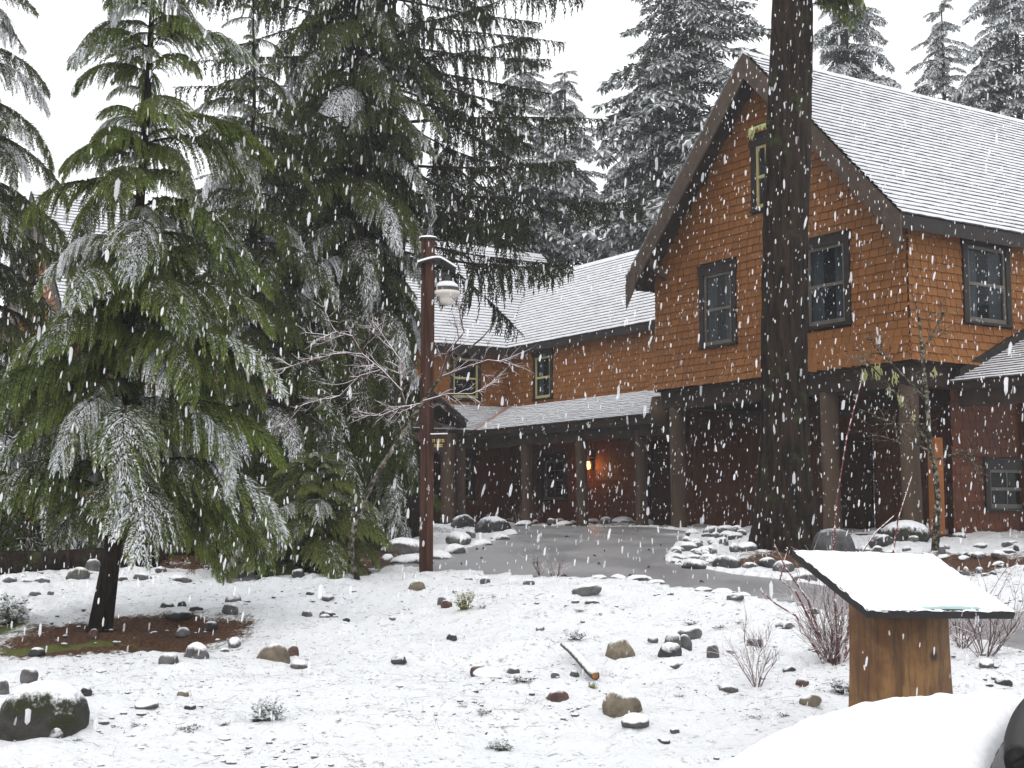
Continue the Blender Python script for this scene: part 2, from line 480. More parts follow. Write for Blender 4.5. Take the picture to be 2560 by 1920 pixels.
# local axes: x runs back along the eave side, y runs along the gable front, z up from the porch floor
class Plane:
    """wall plane: kind 'x' faces -x (s runs along y), kind 'y' faces -y (s runs along x)"""
    def __init__(self, kind, c): self.k, self.c = kind, c
    def pt(self, s, z, o=0.0): return Vector((self.c - o, s, z)) if self.k == 'x' else Vector((s, self.c - o, z))
    def box(self, mb, s0, s1, z0, z1, o0, o1, m=0): return mb.box(self.pt(s0, z0, o0), self.pt(s1, z1, o1), m)
def unit_shingle():
    T, t2 = .030, .007
    v = [(0,-T,0),(1,-T,0),(1,-t2,1),(0,-t2,1),(0,0,0),(1,0,0),(1,0,1),(0,0,1)]
    return v, [(0,1,2,3),(4,5,1,0),(0,3,7,4),(1,5,6,2)]
US_V, US_F = unit_shingle()
us_me = bpy.data.meshes.new('shingle'); us_me.from_pydata(US_V, [], US_F); us_me.materials.append(M['shingle']); us_me.materials.append(M['shingle_butt']); us_me.polygons.foreach_set('material_index', [0, 1, 1, 1])
def shingle_wall(parent, plane, s0, s1, z0, z1, inside, holes, matm, singles=0, near=None, course=.148, out=lambda z: 0.0, seed=1, wmin=.13, wmax=.27, name='shingles', ex0=0, ex1=0):
    r = random.Random(seed); items = []
    z = z0; k = 0
    while z < z1:
        s = s0 - r.random() * .15 - ex0 * out(z)
        while s < s1 + ex1 * out(z):
            w = r.uniform(wmin, wmax); a, b = max(s, s0 - ex0 * out(z)), min(s + w - .010, s1 + ex1 * out(z)); s += w
            zc = z + course * .5
            if b - a < .02: continue
            segs = [(a, b)]
            for (h0, h1, hz0, hz1) in holes:
                if z + course > hz0 + .02 and z < hz1 - .01:
                    ns = []
                    for (p, q) in segs:
                        if q <= h0 or p >= h1: ns.append((p, q)); continue
                        if p < h0: ns.append((p, h0))
                        if q > h1: ns.append((h1, q))
                    segs = ns
            for (p, q) in segs:
                if q - p > .02 and inside((p + q) / 2, zc):
                    items.append((p, q, z + r.uniform(-.006, .006), r.random()))
        z += course; k += 1
    mats = []
    for (p, q, z, tn) in items:
        zb, zt = z, z + course * 1.06
        ob, ot = out(zb), out(zt)
        P0 = plane.pt(p if plane.k == 'y' else q, zb, ob)
        upv = plane.pt(p if plane.k == 'y' else q, zt, ot) - P0
        sd = plane.pt(1, 0) - plane.pt(0, 0)
        if plane.k == 'x': sd = -sd
        od = -(plane.pt(0, 0, 1) - plane.pt(0, 0, 0))
        m = Matrix.Identity(4)
        m.col[0][:3] = sd * (q - p); m.col[1][:3] = od; m.col[2][:3] = upv; m.col[3][:3] = P0
        mats.append((m, tn))
    order = list(range(len(items)))
    if singles:
        order.sort(key=lambda i: abs(.5 * (items[i][0] + items[i][1]) - near[0]) + .8 * abs(items[i][2] - near[1]) - .4 * (items[i][1] - items[i][0]))
        for i in order[:singles]:
            o = link('shingle', us_me, parent); o.matrix_local = mats[i][0]
        order = order[singles:]
    uv = np.array(US_V); VV = []; TT = []
    for i in order:
        m, tn = mats[i]; A = np.array(m)
        VV.append(uv @ A[:3, :3].T + A[:3, 3]); TT += [tn] * 8
    n = len(order)
    FF = (np.array(US_F)[None] + (np.arange(n) * 8)[:, None, None]).reshape(-1, 4)
    o = link(name, np_mesh(name, np.concatenate(VV), FF, [matm, M['shingle_butt']], np.tile([0, 1, 1, 1], n), attrs={'tint': TT}), parent)
    o['kind'] = 'stuff'
    return o
def window(plane, s0, s1, z0, z1, sash='sash_dark', cas=.13, curtains=1, grid=(1, 1), head=.18, label=None):
    """casing boards, two sashes with rails, panes, curtains, dark room behind; s0..z1 is the outer casing"""
    mb = MB()
    plane.box(mb, s0, s0 + cas, z0, z1 - head, .0, .062); plane.box(mb, s1 - cas, s1, z0, z1 - head, .0, .062)
    plane.box(mb, s0 - .03, s1 + .03, z1 - head, z1, .0, .068); plane.box(mb, s0 - .03, s1 + .03, z1, z1 + .03, .0, .10)
    plane.box(mb, s0 - .03, s1 + .03, z0 - .05, z0, .0, .085)
    w = mb.build('window', M['trim_dark'], lodge, bevel=.004)
    if label: w['label'] = label
    a, b, c, d = s0 + cas, s1 - cas, z0, z1 - head
    sb = MB(); fw = .055
    plane.box(sb, a, a + fw, c, d, -.03, .030); plane.box(sb, b - fw, b, c, d, -.03, .030)
    plane.box(sb, a + fw, b - fw, c, c + fw * 1.5, -.03, .030); plane.box(sb, a + fw, b - fw, d - fw, d, -.03, .030)
    mid = (c + d) / 2
    plane.box(sb, a + fw, b - fw, mid - .03, mid + .03, -.03, .034)
    for i in range(1, grid[0]):
        q = a + (b - a) * i / grid[0]; plane.box(sb, q - .012, q + .012, mid + .03, d - fw, -.025, .022)
        plane.box(sb, q - .012, q + .012, c + fw * 1.5, mid - .03, -.025, .022)
    for i in range(1, grid[1]):
        for (zz0, zz1) in ((c + fw * 1.5, mid - .03), (mid + .03, d - fw)):
            q = zz0 + (zz1 - zz0) * i / grid[1]
            if grid[1] > 1: plane.box(sb, a + fw, b - fw, q - .010, q + .010, -.022, .019)
    sb.build('sash', M[sash], w)
    for (zz0, zz1) in ((c, mid), (mid, d)):
        pb = MB(); plane.box(pb, a + .02, b - .02, zz0 + .01, zz1 - .01, -.004, .004); pb.build('pane', M['glass'], w)
    if curtains:
        cb = MB(); n = 14
        for (q0, q1) in ((a, a + (b - a) * .36), (b - (b - a) * .30, b)):
            vs = []
            for i in range(n + 1):
                s = q0 + (q1 - q0) * i / n; o = -.10 + .018 * math.sin(i * 1.9)
                vs += [plane.pt(s, c, o), plane.pt(s, d, o)]
            cb.add(vs, [(2*i, 2*i+2, 2*i+3, 2*i+1) for i in range(n)])
        cb.build('curtain', M['curtain'], w, smooth=True)
    bb = MB(); plane.box(bb, a - .05, b + .05, c - .05, d + .05, -.30, -.20); bb.build('room', M['room_dark'], w)
    return w

YW, APEX, SLOPE = 6.88, 9.30, 1.04       # gable width, ridge height, roof pitch
RY = YW / 2
def roof_z(y): return APEX - abs(y - RY) * SLOPE
DEP = 15.0
RTH = .26
# --- upper storey block of the gable wing
gp, sp_ = Plane('x', 0.0), Plane('y', 0.0)
def flare(z): return .13 * max(0.0, (3.62 - z) / .67) ** 1.6
g_holes = [(4.30, 5.40, 3.72, 5.36), (1.28, 2.46, 3.78, 5.42), (3.03, 3.80, 6.28, 7.72)]
s_holes = [(1.42, 2.74, 3.74, 5.30)]
core = MB()
def wall_with_holes(mb, plane, s0, s1, z0, z1, holes, o0=-.12, o1=-.002, top=None):
    """rectangular wall cut into strips round its openings"""
    cuts = sorted(set([s0, s1] + [h for H in holes for h in H[:2]]))
    for a, b in zip(cuts[:-1], cuts[1:]):
        spans = sorted([(H[2], H[3]) for H in holes if H[0] <= a + 1e-6 and H[1] >= b - 1e-6])
        z = z0
        for (h0, h1) in spans + [(None, None)]:
            e = h0 if h0 is not None else (z1 if top is None else None)
            if e is None:
                za, zb = top(a), top(b)
                P = [plane.pt(a, z, o1), plane.pt(b, z, o1), plane.pt(b, zb, o1)]
                pk = [s for s in (RY,) if a < s < b]
                P += [plane.pt(s, top(s), o1) for s in pk] + [plane.pt(a, za, o1)]
                mb.extrude(P, plane.pt(0, 0, o0) - plane.pt(0, 0, o1))
            elif e > z:
                plane.box(mb, a, b, z, e, o0, o1)
            z = h1
def hole_in(H, c=.10): return [(h[0] + c, h[1] - c, h[2], h[3] - .15) for h in H]
mb = MB()
wall_with_holes(mb, gp, 0, YW, 2.95, 0, hole_in(g_holes), top=lambda s: roof_z(s) - RTH + .02)
gw = mb.build('gable_wall', M['wall_core'], lodge)
shingle_wall(gw, gp, 0, YW, 2.93, 9.0, lambda s, z: z < roof_z(s) - RTH - .02, g_holes, M['shingle_mass'], 300, (1.6, 4.2), out=flare, seed=3, ex0=1, ex1=1)
mb = MB()
wall_with_holes(mb, sp_, 0.0, DEP, 2.95, 5.33, hole_in(s_holes), o0=-.12, o1=-.002)
sw = mb.build('side_wall', M['wall_core'], lodge)
shingle_wall(sw, sp_, 0, 8.0, 2.93, 5.3, lambda s, z: True, s_holes, M['shingle_mass'], out=flare, seed=4, ex0=1)
mb = MB(); mb.box((.125, YW - .125, 2.95), (DEP, YW - .003, 5.3)); lw_ = mb.build('back_wall', M['wall_core'], lodge)
# floor of the overhang and its beams
mb = MB(); mb.box((-.03, -.03, 2.90), (DEP, YW + .03, 2.949)); mb.build('overhang_floor', M['soffit'], lodge)
mb = MB()
mb.box((.06, .06, 2.52), (.36, YW - .06, 2.899)); mb.build('beam', M['beam'], lodge, bevel=.01)
mb = MB(); mb.box((.363, .06, 2.52), (3.4, .34, 2.898)); mb.build('beam', M['beam'], lodge, bevel=.01)
mb = MB(); mb.box((.363, 6.55, 2.55), (3.4, 6.80, 2.897)); mb.build('beam', M['beam'], lodge, bevel=.01)
mb = MB(); mb.box((.363, 2.6, 2.60), (3.4, 2.85, 2.896)); mb.build('beam', M['log_post'], lodge, bevel=.01)
mb = MB(); mb.box((1.8, .345, 2.30), (2.05, 6.545, 2.515)); mb.build('beam', M['beam'], lodge, bevel=.01)
window(gp, *g_holes[0]); window(gp, *g_holes[1]); window(gp, *g_holes[2], sash='sash_yellow', curtains=0, grid=(2, 1), label='small attic window with pale yellow sash')
window(sp_, *s_holes[0])

def roof_courses(parent, P0, along, L, upv, run, expo=.142, seed=1, trim0=None, trim1=None, name='shingle_course', seg=.16, thick=.042):
    """snow covered shingle courses laid over a roof plane, each one a strip with a dark butt edge.
    P0 eave start, along unit vector, upv unit vector up the slope; trim0/trim1: start/end along as functions of slope distance"""
    r = random.Random(seed)
    along, upv = Vector(along).normalized(), Vector(upv).normalized()
    nrm = along.cross(upv).normalized()
    if nrm.z < 0: nrm = -nrm
    n = int(run / expo); P0 = Vector(P0)
    for i in range(n):
        d0 = i * expo; d1 = min(d0 + expo * 1.10, run + .02)
        a0 = trim0(d0) if trim0 else 0.0; a1 = trim1(d0) if trim1 else L
        if a1 - a0 < .1: continue
        k = max(2, int((a1 - a0) / seg)); vs = []
        for j in range(k + 1):
            s = a0 + (a1 - a0) * j / k
            jit = r.uniform(-.007, .007) if 0 < j < k else 0
            th = thick + r.uniform(-.005, .007)
            b = P0 + along * s + upv * (d0 + jit)
            vs += [b + nrm * .006, b + nrm * th * .74, b + nrm * th + upv * .014, P0 + along * s + upv * ((d0 + d1) / 2) + nrm * (th * .62 + r.uniform(-.004, .006)), P0 + along * s + upv * d1 + nrm * .010]
        fs, ms = [], []
        for j in range(k):
            o = j * 5
            for q in range(4):
                fs.append((o + q, o + 5 + q, o + 6 + q, o + 1 + q)); ms.append(1 if q == 0 else 0)
        m_ = MB(); m_.v = [tuple(v) for v in vs]; m_.f = fs; m_.m = ms
        m_.build(name, [M['roof_snow'], M['roof_butt']], parent, smooth=True)
def slab(name, poly, vec, mat, parent=lodge): 
    return MB().extrude(poly, vec).build(name, mat, parent)
# --- roof of the gable wing: two planes, ridge along x
OX, OE = -.50, .32
zE = roof_z(-OE)
dn = Vector((0, 0, -RTH))
pA = [(OX, -OE, zE), (DEP, -OE, zE), (DEP, RY, APEX), (OX, RY, APEX)]
pB = [(OX, RY, APEX), (DEP, RY, APEX), (DEP, YW + OE, zE), (OX, YW + OE, zE)]
rA = slab('roof', pA, dn, M['soffit']); rB = slab('roof', pB, dn, M['soffit'])
rlen = math.hypot(RY + OE, APEX - zE)
roof_courses(rA, (OX - .04, -OE - .03, zE + .004), (1, 0, 0), DEP - OX, (0, RY + OE, APEX - zE), rlen + .02, seed=11)
roof_courses(rB, (OX - .04, YW + OE + .03, zE + .004), (1, 0, 0), DEP - OX, (0, -(RY + OE), APEX - zE), rlen + .02, seed=12, seg=.6)
# ridge cap, barge boards, eave tails
mb = MB(); mb.extrude([(OX - .05, RY - .13, APEX - .10), (OX - .05, RY, APEX + .055), (OX - .05, RY + .13, APEX - .10), (OX - .05, RY, APEX - .01)], (DEP - OX, 0, 0))
mb.build('ridge_cap', M['roof_snow'], lodge)
BW = .36
for sgn in (-1, 1):
    e = -OE - .02 if sgn < 0 else YW + OE + .02
    ze = roof_z(e) + .004
    poly = [(OX - .045, RY, APEX - .004), (OX - .045, e, ze), (OX - .045, e, ze - BW * 1.35), (OX - .045, RY, APEX - BW * 1.45)]
    MB().extrude(poly, (.042, 0, 0)).build('barge_board', M['trim'], lodge)
    # knee end of the barge board (drops lower at the eave)
    MB().extrude([(OX - .06, e, ze - .14), (OX - .06, e - sgn * .36, ze + .30 - .22), (OX - .06, e - sgn * .30, ze - .30), (OX - .06, e - sgn * .02, ze - .68)], (.012, 0, 0)).build('barge_end', M['trim'], lodge)
MB().box((OX, -OE - .022, zE - RTH), (DEP, -OE - .002, zE - .01)).build('fascia', M['trim_dark'], lodge)
# lookout brackets under the rakes
for s in (.35, YW - .35, RY):
    zz = roof_z(s) - RTH
    MB().extrude([(-.02, s - .06, zz - .55), (-.02, s - .06, zz - .38), (OX + .02, s - .06, zz - .06), (OX + .02, s - .06, zz - .22)], (0, .12, 0)).build('bracket', M['trim'], lodge)

# --- ground floor of the gable wing: set back walls, log columns
low_x, low_y = Plane('x', 3.5), Plane('y', .45)
mb = MB(); wall_with_holes(mb, low_x, .35, YW, -.35, 2.89, [(4.0, 5.0, -.35, 2.0)], o0=-.12, o1=-.002)
w1 = mb.build('porch_wall', M['wall_core'], lodge)
shingle_wall(w1, low_x, .35, YW, -.3, 2.8, lambda s, z: True, [(4.0, 5.0, -.35, 2.0)], M['shingle_shaded'], seed=6, course=.165)
sw_holes = [(2.42, 3.72, .40, 1.30)]
mb = MB(); wall_with_holes(mb, low_y, 1.55, DEP, -.35, 2.89, hole_in(sw_holes), o0=-.12, o1=-.002)
w2 = mb.build('porch_wall', M['wall_core'], lodge)
shingle_wall(w2, low_y, 1.55, 8.0, -.3, 2.8, lambda s, z: True, sw_holes, M['shingle_shaded'], seed=7, course=.165)
window(low_y, *sw_holes[0], curtains=0, grid=(2, 1))
MB().box((1.05, .40, -.35), (1.27, .56, 1.66)).build('corner_board', mat_simple('orange_board', (.30, .11, .03), .7, .2, .2, 4), lodge)
def log_column(x, y, r=.165, h=2.52, bulge=0.0):
    mb = MB(); zs = [-.6, .0, .6, 1.2, 1.8, 2.2, h + .02]
    mb.tube([(x + .01 * math.sin(i), y + .008 * math.cos(2 * i), z) for i, z in enumerate(zs)], [r * 1.08, r * 1.05, r, r * .98, r, r * 1.02, r * 1.04], 16)
    return mb.build('column', M['log_post'], lodge, smooth=True)
for y in (.24, 2.10, 6.46): log_column(.22, y)
mb = MB(); mb.tube([(.18, 6.95, 2.2), (.18, 6.95, 2.5), (.18, 6.95, 2.82)], [.14, .26, .2], 14); mb.build('column_capital', M['log_post'], lodge, smooth=True)
log_column(2.3, .60, .15)
# dark doorway and bench under the overhang
mb = MB(); mb.box((3.40, 4.0, -.35), (3.46, 5.0, 2.0)); mb.build('door', M['door_brown'], lodge)
MB().box((1.5, 3.2, -.05), (1.56, 5.6, .62)).build('porch_panel', M['door_brown'], lodge)

# --- middle wing: wall plane x=3.5, y from the gable wing to the inner corner
IC = 18.1
mw = Plane('x', 3.5)
m_holes = [(15.80, 16.78, 3.62, 5.00)]
mb = MB(); wall_with_holes(mb, mw, YW + .004, IC, 3.2, 5.12, hole_in(m_holes), o0=-.12, o1=-.002)
w3 = mb.build('middle_wall', M['wall_core'], lodge)
shingle_wall(w3, mw, YW + .01, IC, 3.42, 5.1, lambda s, z: True, m_holes, M['shingle_mass'], seed=8)
window(mw, *m_holes[0], sash='sash_yellow', curtains=1, grid=(1, 1), cas=.10)
MR, MRZ, ME, MEZ = 5.8, 7.90, 3.2, 5.18
msl = Vector((MR - ME, 0, MRZ - MEZ))
mr = slab('roof', [(ME, 5.0, MEZ), (MR, 5.0, MRZ), (MR, 24.0, MRZ), (ME, 21.6, MEZ)], (0, 0, -.2), M['soffit'])
mr2 = slab('roof', [(MR, 5.0, MRZ), (MR + 2.6, 5.0, MEZ), (MR + 2.6, 22.0, MEZ), (MR, 22.0, MRZ)], (0, 0, -.2), M['roof_snow'])
LR, LRZ, LE, LEZ = 21.5, 9.00, 17.78, 5.18
# valley with the long wing: where its plane is higher, stop the courses
def valley_end(d):
    z = MEZ + (MRZ - MEZ) * d / msl.length
    return (LE + (z - LEZ) * (LR - LE) / (LRZ - LEZ)) - 6.3 + .06
roof_courses(mr, (ME - .03, 6.3, MEZ + .004), (0, 1, 0), 11, msl, msl.length, seed=13, trim1=valley_end)
MB().extrude([(MR - .1, 5, MRZ - .08), (MR, 5, MRZ + .05), (MR + .1, 5, MRZ - .08)], (0, 15.2, 0)).build('ridge_cap', M['roof_snow'], lodge)
MB().box((ME - .02, YW + .05, MEZ - .20), (ME - .002, IC - .2, MEZ - .012)).build('fascia', M['trim_dark'], lodge)
# --- long wing: wall plane y=IC, x from far left gable end to past the middle wing
X0, X1 = -9.3, 7.0
lw = Plane('y', IC)
l_holes = [(1.42, 2.46, 3.68, 5.02), (-1.6, -.5, 3.68, 5.02), (-5.6, -4.5, 3.68, 5.02)]
mb = MB(); wall_with_holes(mb, lw, X0, 3.497, 3.2, 5.12, hole_in(l_holes), o0=-.12, o1=-.002)
w4 = mb.build('long_wall', M['wall_core'], lodge)
shingle_wall(w4, lw, X0, 3.49, 3.42, 5.1, lambda s, z: True, l_holes, M['shingle_mass'], seed=9)
for h in l_holes: window(lw, *h, sash='sash_yellow', curtains=0, grid=(1, 1), cas=.10)
lsl = Vector((0, LR - LE, LRZ - LEZ))
lr = slab('roof', [(X0 - .4, LE, LEZ), (X1, LE, LEZ), (X1, LR, LRZ), (X0 - .4, LR, LRZ)], (0, 0, -.22), M['soffit'])
lr2 = slab('roof', [(X0 - .4, LR, LRZ), (X1, LR, LRZ), (X1, 2 * LR - LE, LEZ), (X0 - .4, 2 * LR - LE, LEZ)], (0, 0, -.22), M['roof_snow'])
def valley_end2(d):
    z = LEZ + (LRZ - LEZ) * d / lsl.length
    return (ME + (min(z, MRZ) - MEZ) * (MR - ME) / (MRZ - MEZ) - (X0 - .42) - .02) if z < MRZ - .02 else X1 - X0 + .4
roof_courses(lr, (X0 - .42, LE - .03, LEZ + .004), (1, 0, 0), X1 - X0, lsl, lsl.length, seed=14, trim1=valley_end2)
MB().extrude([(X0 - .42, LR - .1, LRZ - .08), (X0 - .42, LR, LRZ + .05), (X0 - .42, LR + .1, LRZ - .08)], (X1 - X0 + .4, 0, 0)).build('ridge_cap', M['roof_snow'], lodge)
MB().box((X0 - .4, LE - .022, LEZ - .22), (2.9, LE - .002, LEZ - .012)).build('fascia', M['trim_dark'], lodge)
# gable end of the long wing
lg = Plane('x', X0)
def lroof(s): return LRZ - abs(s - LR) * (LRZ - LEZ) / (LR - LE)
mb = MB()
P = [lg.pt(IC, -.35, 0), lg.pt(2 * LR - IC, -.35, 0), lg.pt(2 * LR - IC, lroof(IC) - .2, 0), lg.pt(LR, LRZ - .2, 0), lg.pt(IC, lroof(IC) - .2, 0)]
mb.extrude(P, (.12, 0, 0)); w5 = mb.build('gable_wall', M['wall_core'], lodge)
shingle_wall(w5, lg, IC, 2 * LR - IC, -.3, 8.8, lambda s, z: z < lroof(s) - .22, [], M['shingle_mass'], seed=10)
for sgn in (-1, 1):
    e = LR + sgn * (LR - LE)
    MB().extrude([(X0 - .45, LR, LRZ), (X0 - .45, e, LEZ), (X0 - .45, e, LEZ - .34), (X0 - .45, LR, LRZ - .42)], (.04, 0, 0)).build('barge_board', M['trim_dark'], lodge)
MB().box((3.45, IC + .05, -.4), (8.4, 24.9, 5.0)).build('inner_block', M['wall_core'], lodge)
# --- porch roofs
PX, PZT, PZE = .50, 3.45, 2.50
py = IC - 3.0
psl = Vector((3.5 - PX, 0, PZT - PZE))
pr = slab('porch_roof', [(PX, 6.9, PZE), (3.495, 6.9, PZT), (3.495, IC, PZT), (PX, py, PZE)], (0, 0, -.12), M['soffit'])
roof_courses(pr, (PX - .03, 6.75, PZE + .004), (0, 1, 0), 12, psl, psl.length, seed=15, trim1=lambda d: (py + (IC - py) * d / psl.length) - 6.75 - .10, expo=.135)
psl2 = Vector((0, IC - py, PZT - PZE))
pr2 = slab('porch_roof', [(-9.0, py, PZE), (PX, py, PZE), (3.495, IC - .005, PZT), (-9.0, IC - .005, PZT)], (0, 0, -.12), M['soffit'])
roof_courses(pr2, (-9.0, py - .03, PZE + .004), (1, 0, 0), 12, psl2, psl2.length, seed=16, trim1=lambda d: 9.0 + PX + (3.5 - PX) * d / psl2.length - .10, expo=.135)
MB().extrude([(PX - .1, py - .06, PZE + .03), (PX + .16, py - .10, PZE + .03), (3.55, IC - .16, PZT + .04), (3.42, IC - .02, PZT + .05)], (0, 0, .02)).build('valley_flashing', M['flashing'], lodge)
MB().box((PX + .02, 6.9, PZE - .20), (PX + .06, py - .03, PZE - .125)).build('fascia', M['trim_dark'], lodge)
MB().box((.72, 6.95, 2.06), (.98, py + .3, 2.36)).build('beam', M['beam'], lodge, bevel=.01)
MB().box((-9.0, py + .22, 2.06), (.70, py + .46, 2.36)).build('beam', M['beam'], lodge, bevel=.01)
for y in (8.5, 10.8, 13.2): log_column(.85, y, .14, 2.06)
for x in (.2, -3.6, -6.4, -8.8): log_column(x, py + .34, .15, 2.06)
# small cross gable over the porch steps
cx0, cx1, cyf = -2.9, -.02, py - .35
cmid, ctop = (cx0 + cx1) / 2, 2.72 + (cx1 - cx0) / 2 * .72
cg = slab('porch_gable_roof', [(cx1, cyf, 2.72), (cmid, cyf, ctop), (cmid, IC - .3, ctop), (cx1, IC - .3, 2.72)], (0, 0, -.16), M['soffit'])
cg2 = slab('porch_gable_roof', [(cmid, cyf, ctop), (cx0, cyf, 2.72), (cx0, IC - .3, 2.72), (cmid, IC - .3, ctop)], (0, 0, -.16), M['roof_snow'])
csl = Vector((cmid - cx1, 0, ctop - 2.72))
roof_courses(cg, (cx1 + .03, cyf - .03, 2.724), (0, 1, 0), IC - .3 - cyf, csl, csl.length, seed=17, expo=.135)
csl = Vector((cmid - cx0, 0, ctop - 2.72))
roof_courses(cg2, (cx0 - .03, cyf - .03, 2.724), (0, 1, 0), IC - .3 - cyf, csl, csl.length, seed=18, expo=.135)
MB().extrude([(cx0 + .25, cyf + .35, 2.36), (cx1 - .25, cyf + .35, 2.36), (cmid, cyf + .35, ctop - .42)], (0, .06, 0)).build('porch_gable', M['trim'], lodge)
for x in (cx0 + .3, cx1 - .3): log_column(x, cyf + .45, .19, 2.4)
# walls under the porch
MB().box((cx0 + .1, cyf + .33, 2.2), (cx1 - .1, cyf + .57, 2.42)).build('beam', M['log_post'], lodge, bevel=.01)
low_m, low_l = Plane('x', 3.55), Plane('y', IC + .05)
lm_holes = [(15.2, 16.4, .7, 2.0), (10.6, 11.6, -.35, 2.05)]
mb = MB(); wall_with_holes(mb, low_m, YW - .2, IC + .05, -.35, 3.19, hole_in(lm_holes), o0=-.12, o1=-.002)
w6 = mb.build('porch_wall', M['wall_core'], lodge)
shingle_wall(w6, low_m, YW, IC + .04, -.3, 3.1, lambda s, z: True, lm_holes, M['shingle_shaded'], seed=21, course=.165)
window(low_m, *lm_holes[0], curtains=0, grid=(2, 2))
MB().box((3.57, 10.6, -.35), (3.63, 11.6, 2.05)).build('door', M['door_brown'], lodge)
ll_holes = [(1.0, 2.3, .75, 2.1), (-2.6, -1.3, .75, 2.1)]
mb = MB(); wall_with_holes(mb, low_l, X0, 3.54, -.35, 3.19, hole_in(ll_holes), o0=-.12, o1=-.002)
w7 = mb.build('porch_wall', M['wall_core'], lodge)
shingle_wall(w7, low_l, X0, 3.54, -.3, 3.1, lambda s, z: True, ll_holes, M['shingle_shaded'], seed=22, course=.165)
for h in ll_holes: window(low_l, *h, curtains=0, grid=(3, 2))
MB().box((-9.0, py - .2, -.6), (3.4, IC, -.02)).build('porch_floor', M['soffit'], lodge)
MB().box((.2, YW + .1, -.6), (3.4, py - .21, -.021)).build('porch_floor', M['soffit'], lodge)
MB().box((.1, .4, -.7), (3.4, YW + .09, -.06)).build('porch_floor', M['soffit'], lodge)
# --- low side roof against the eave wall
sx0, sz0, ssl = 1.02, 2.60, .44
q = Vector((1, 0, ssl)).normalized()
sr = slab('side_roof', [(sx0, -.02, sz0), (sx0, -9.0, sz0), (6.0, -9.0, sz0 + (6 - sx0) * ssl), (6.0, -.02, sz0 + (6 - sx0) * ssl)], (0, 0, -.12), M['soffit'])
roof_courses(sr, (sx0 - .03, -9.0, sz0 + .004), (0, 1, 0), 8.96, q, 5.2, seed=19)
MB().extrude([(sx0 + .1, -.145, sz0 + .10), (6.0, -.145, sz0 + .10 + (5.9 - sx0) * ssl), (6.0, -.145, sz0 + .25 + (5.9 - sx0) * ssl), (sx0 + .1, -.145, sz0 + .25)], (0, .11, 0)).build('wall_flashing', M['trim_dark'], lodge)
MB().box((sx0 + .15, -9.0, 2.18), (sx0 + .4, -.05, 2.46)).build('beam', M['beam'], lodge, bevel=.01)
for y in (-5.2, -8.6): log_column(sx0 + .28, y, .17, 2.18)

# warm wall lamp under the porch
t = NT('lamp_glow'); t.bsdf.inputs['Emission Color'].default_value = (1, .42, .10, 1); t.bsdf.inputs['Emission Strength'].default_value = 6
t.set((.8, .5, .2), .5); M['glow'] = t.mat
def lodge_world(x, y, z): return LC + Matrix.Rotation(ANG, 3, 'Z') @ Vector((x, y, z))
def wall_lamp(x, y, z, energy, label):
    w = lodge_world(x, y, z); e = empty('wall_lamp', w, ANG)
    tag(e, label, 'lamp')
    MB().box((.05, -.07, -.12), (.10, .07, .16)).build('back_plate', M['trim_dark'], e)
    MB().lathe([(0, -.11), (.055, -.10), (.062, .0), (.05, .10), (0, .105)], 12, 0, (-.03, 0, 0)).build('lamp_shade', M['glow'], e, smooth=True)
    MB().box((-.10, -.075, .11), (.06, .075, .135)).build('cap', M['trim_dark'], e)
    ld = bpy.data.lights.new('bulb', 'POINT'); ld.energy = energy; ld.color = (1, .40, .10); ld.shadow_soft_size = .06
    lo = bpy.data.objects.new('bulb', ld); COL.objects.link(lo); lo.parent = e; lo.location = (-.14, 0, 0)
wall_lamp(3.40, 13.98, 1.62, 20, 'small glowing amber wall lamp on the dark porch wall')

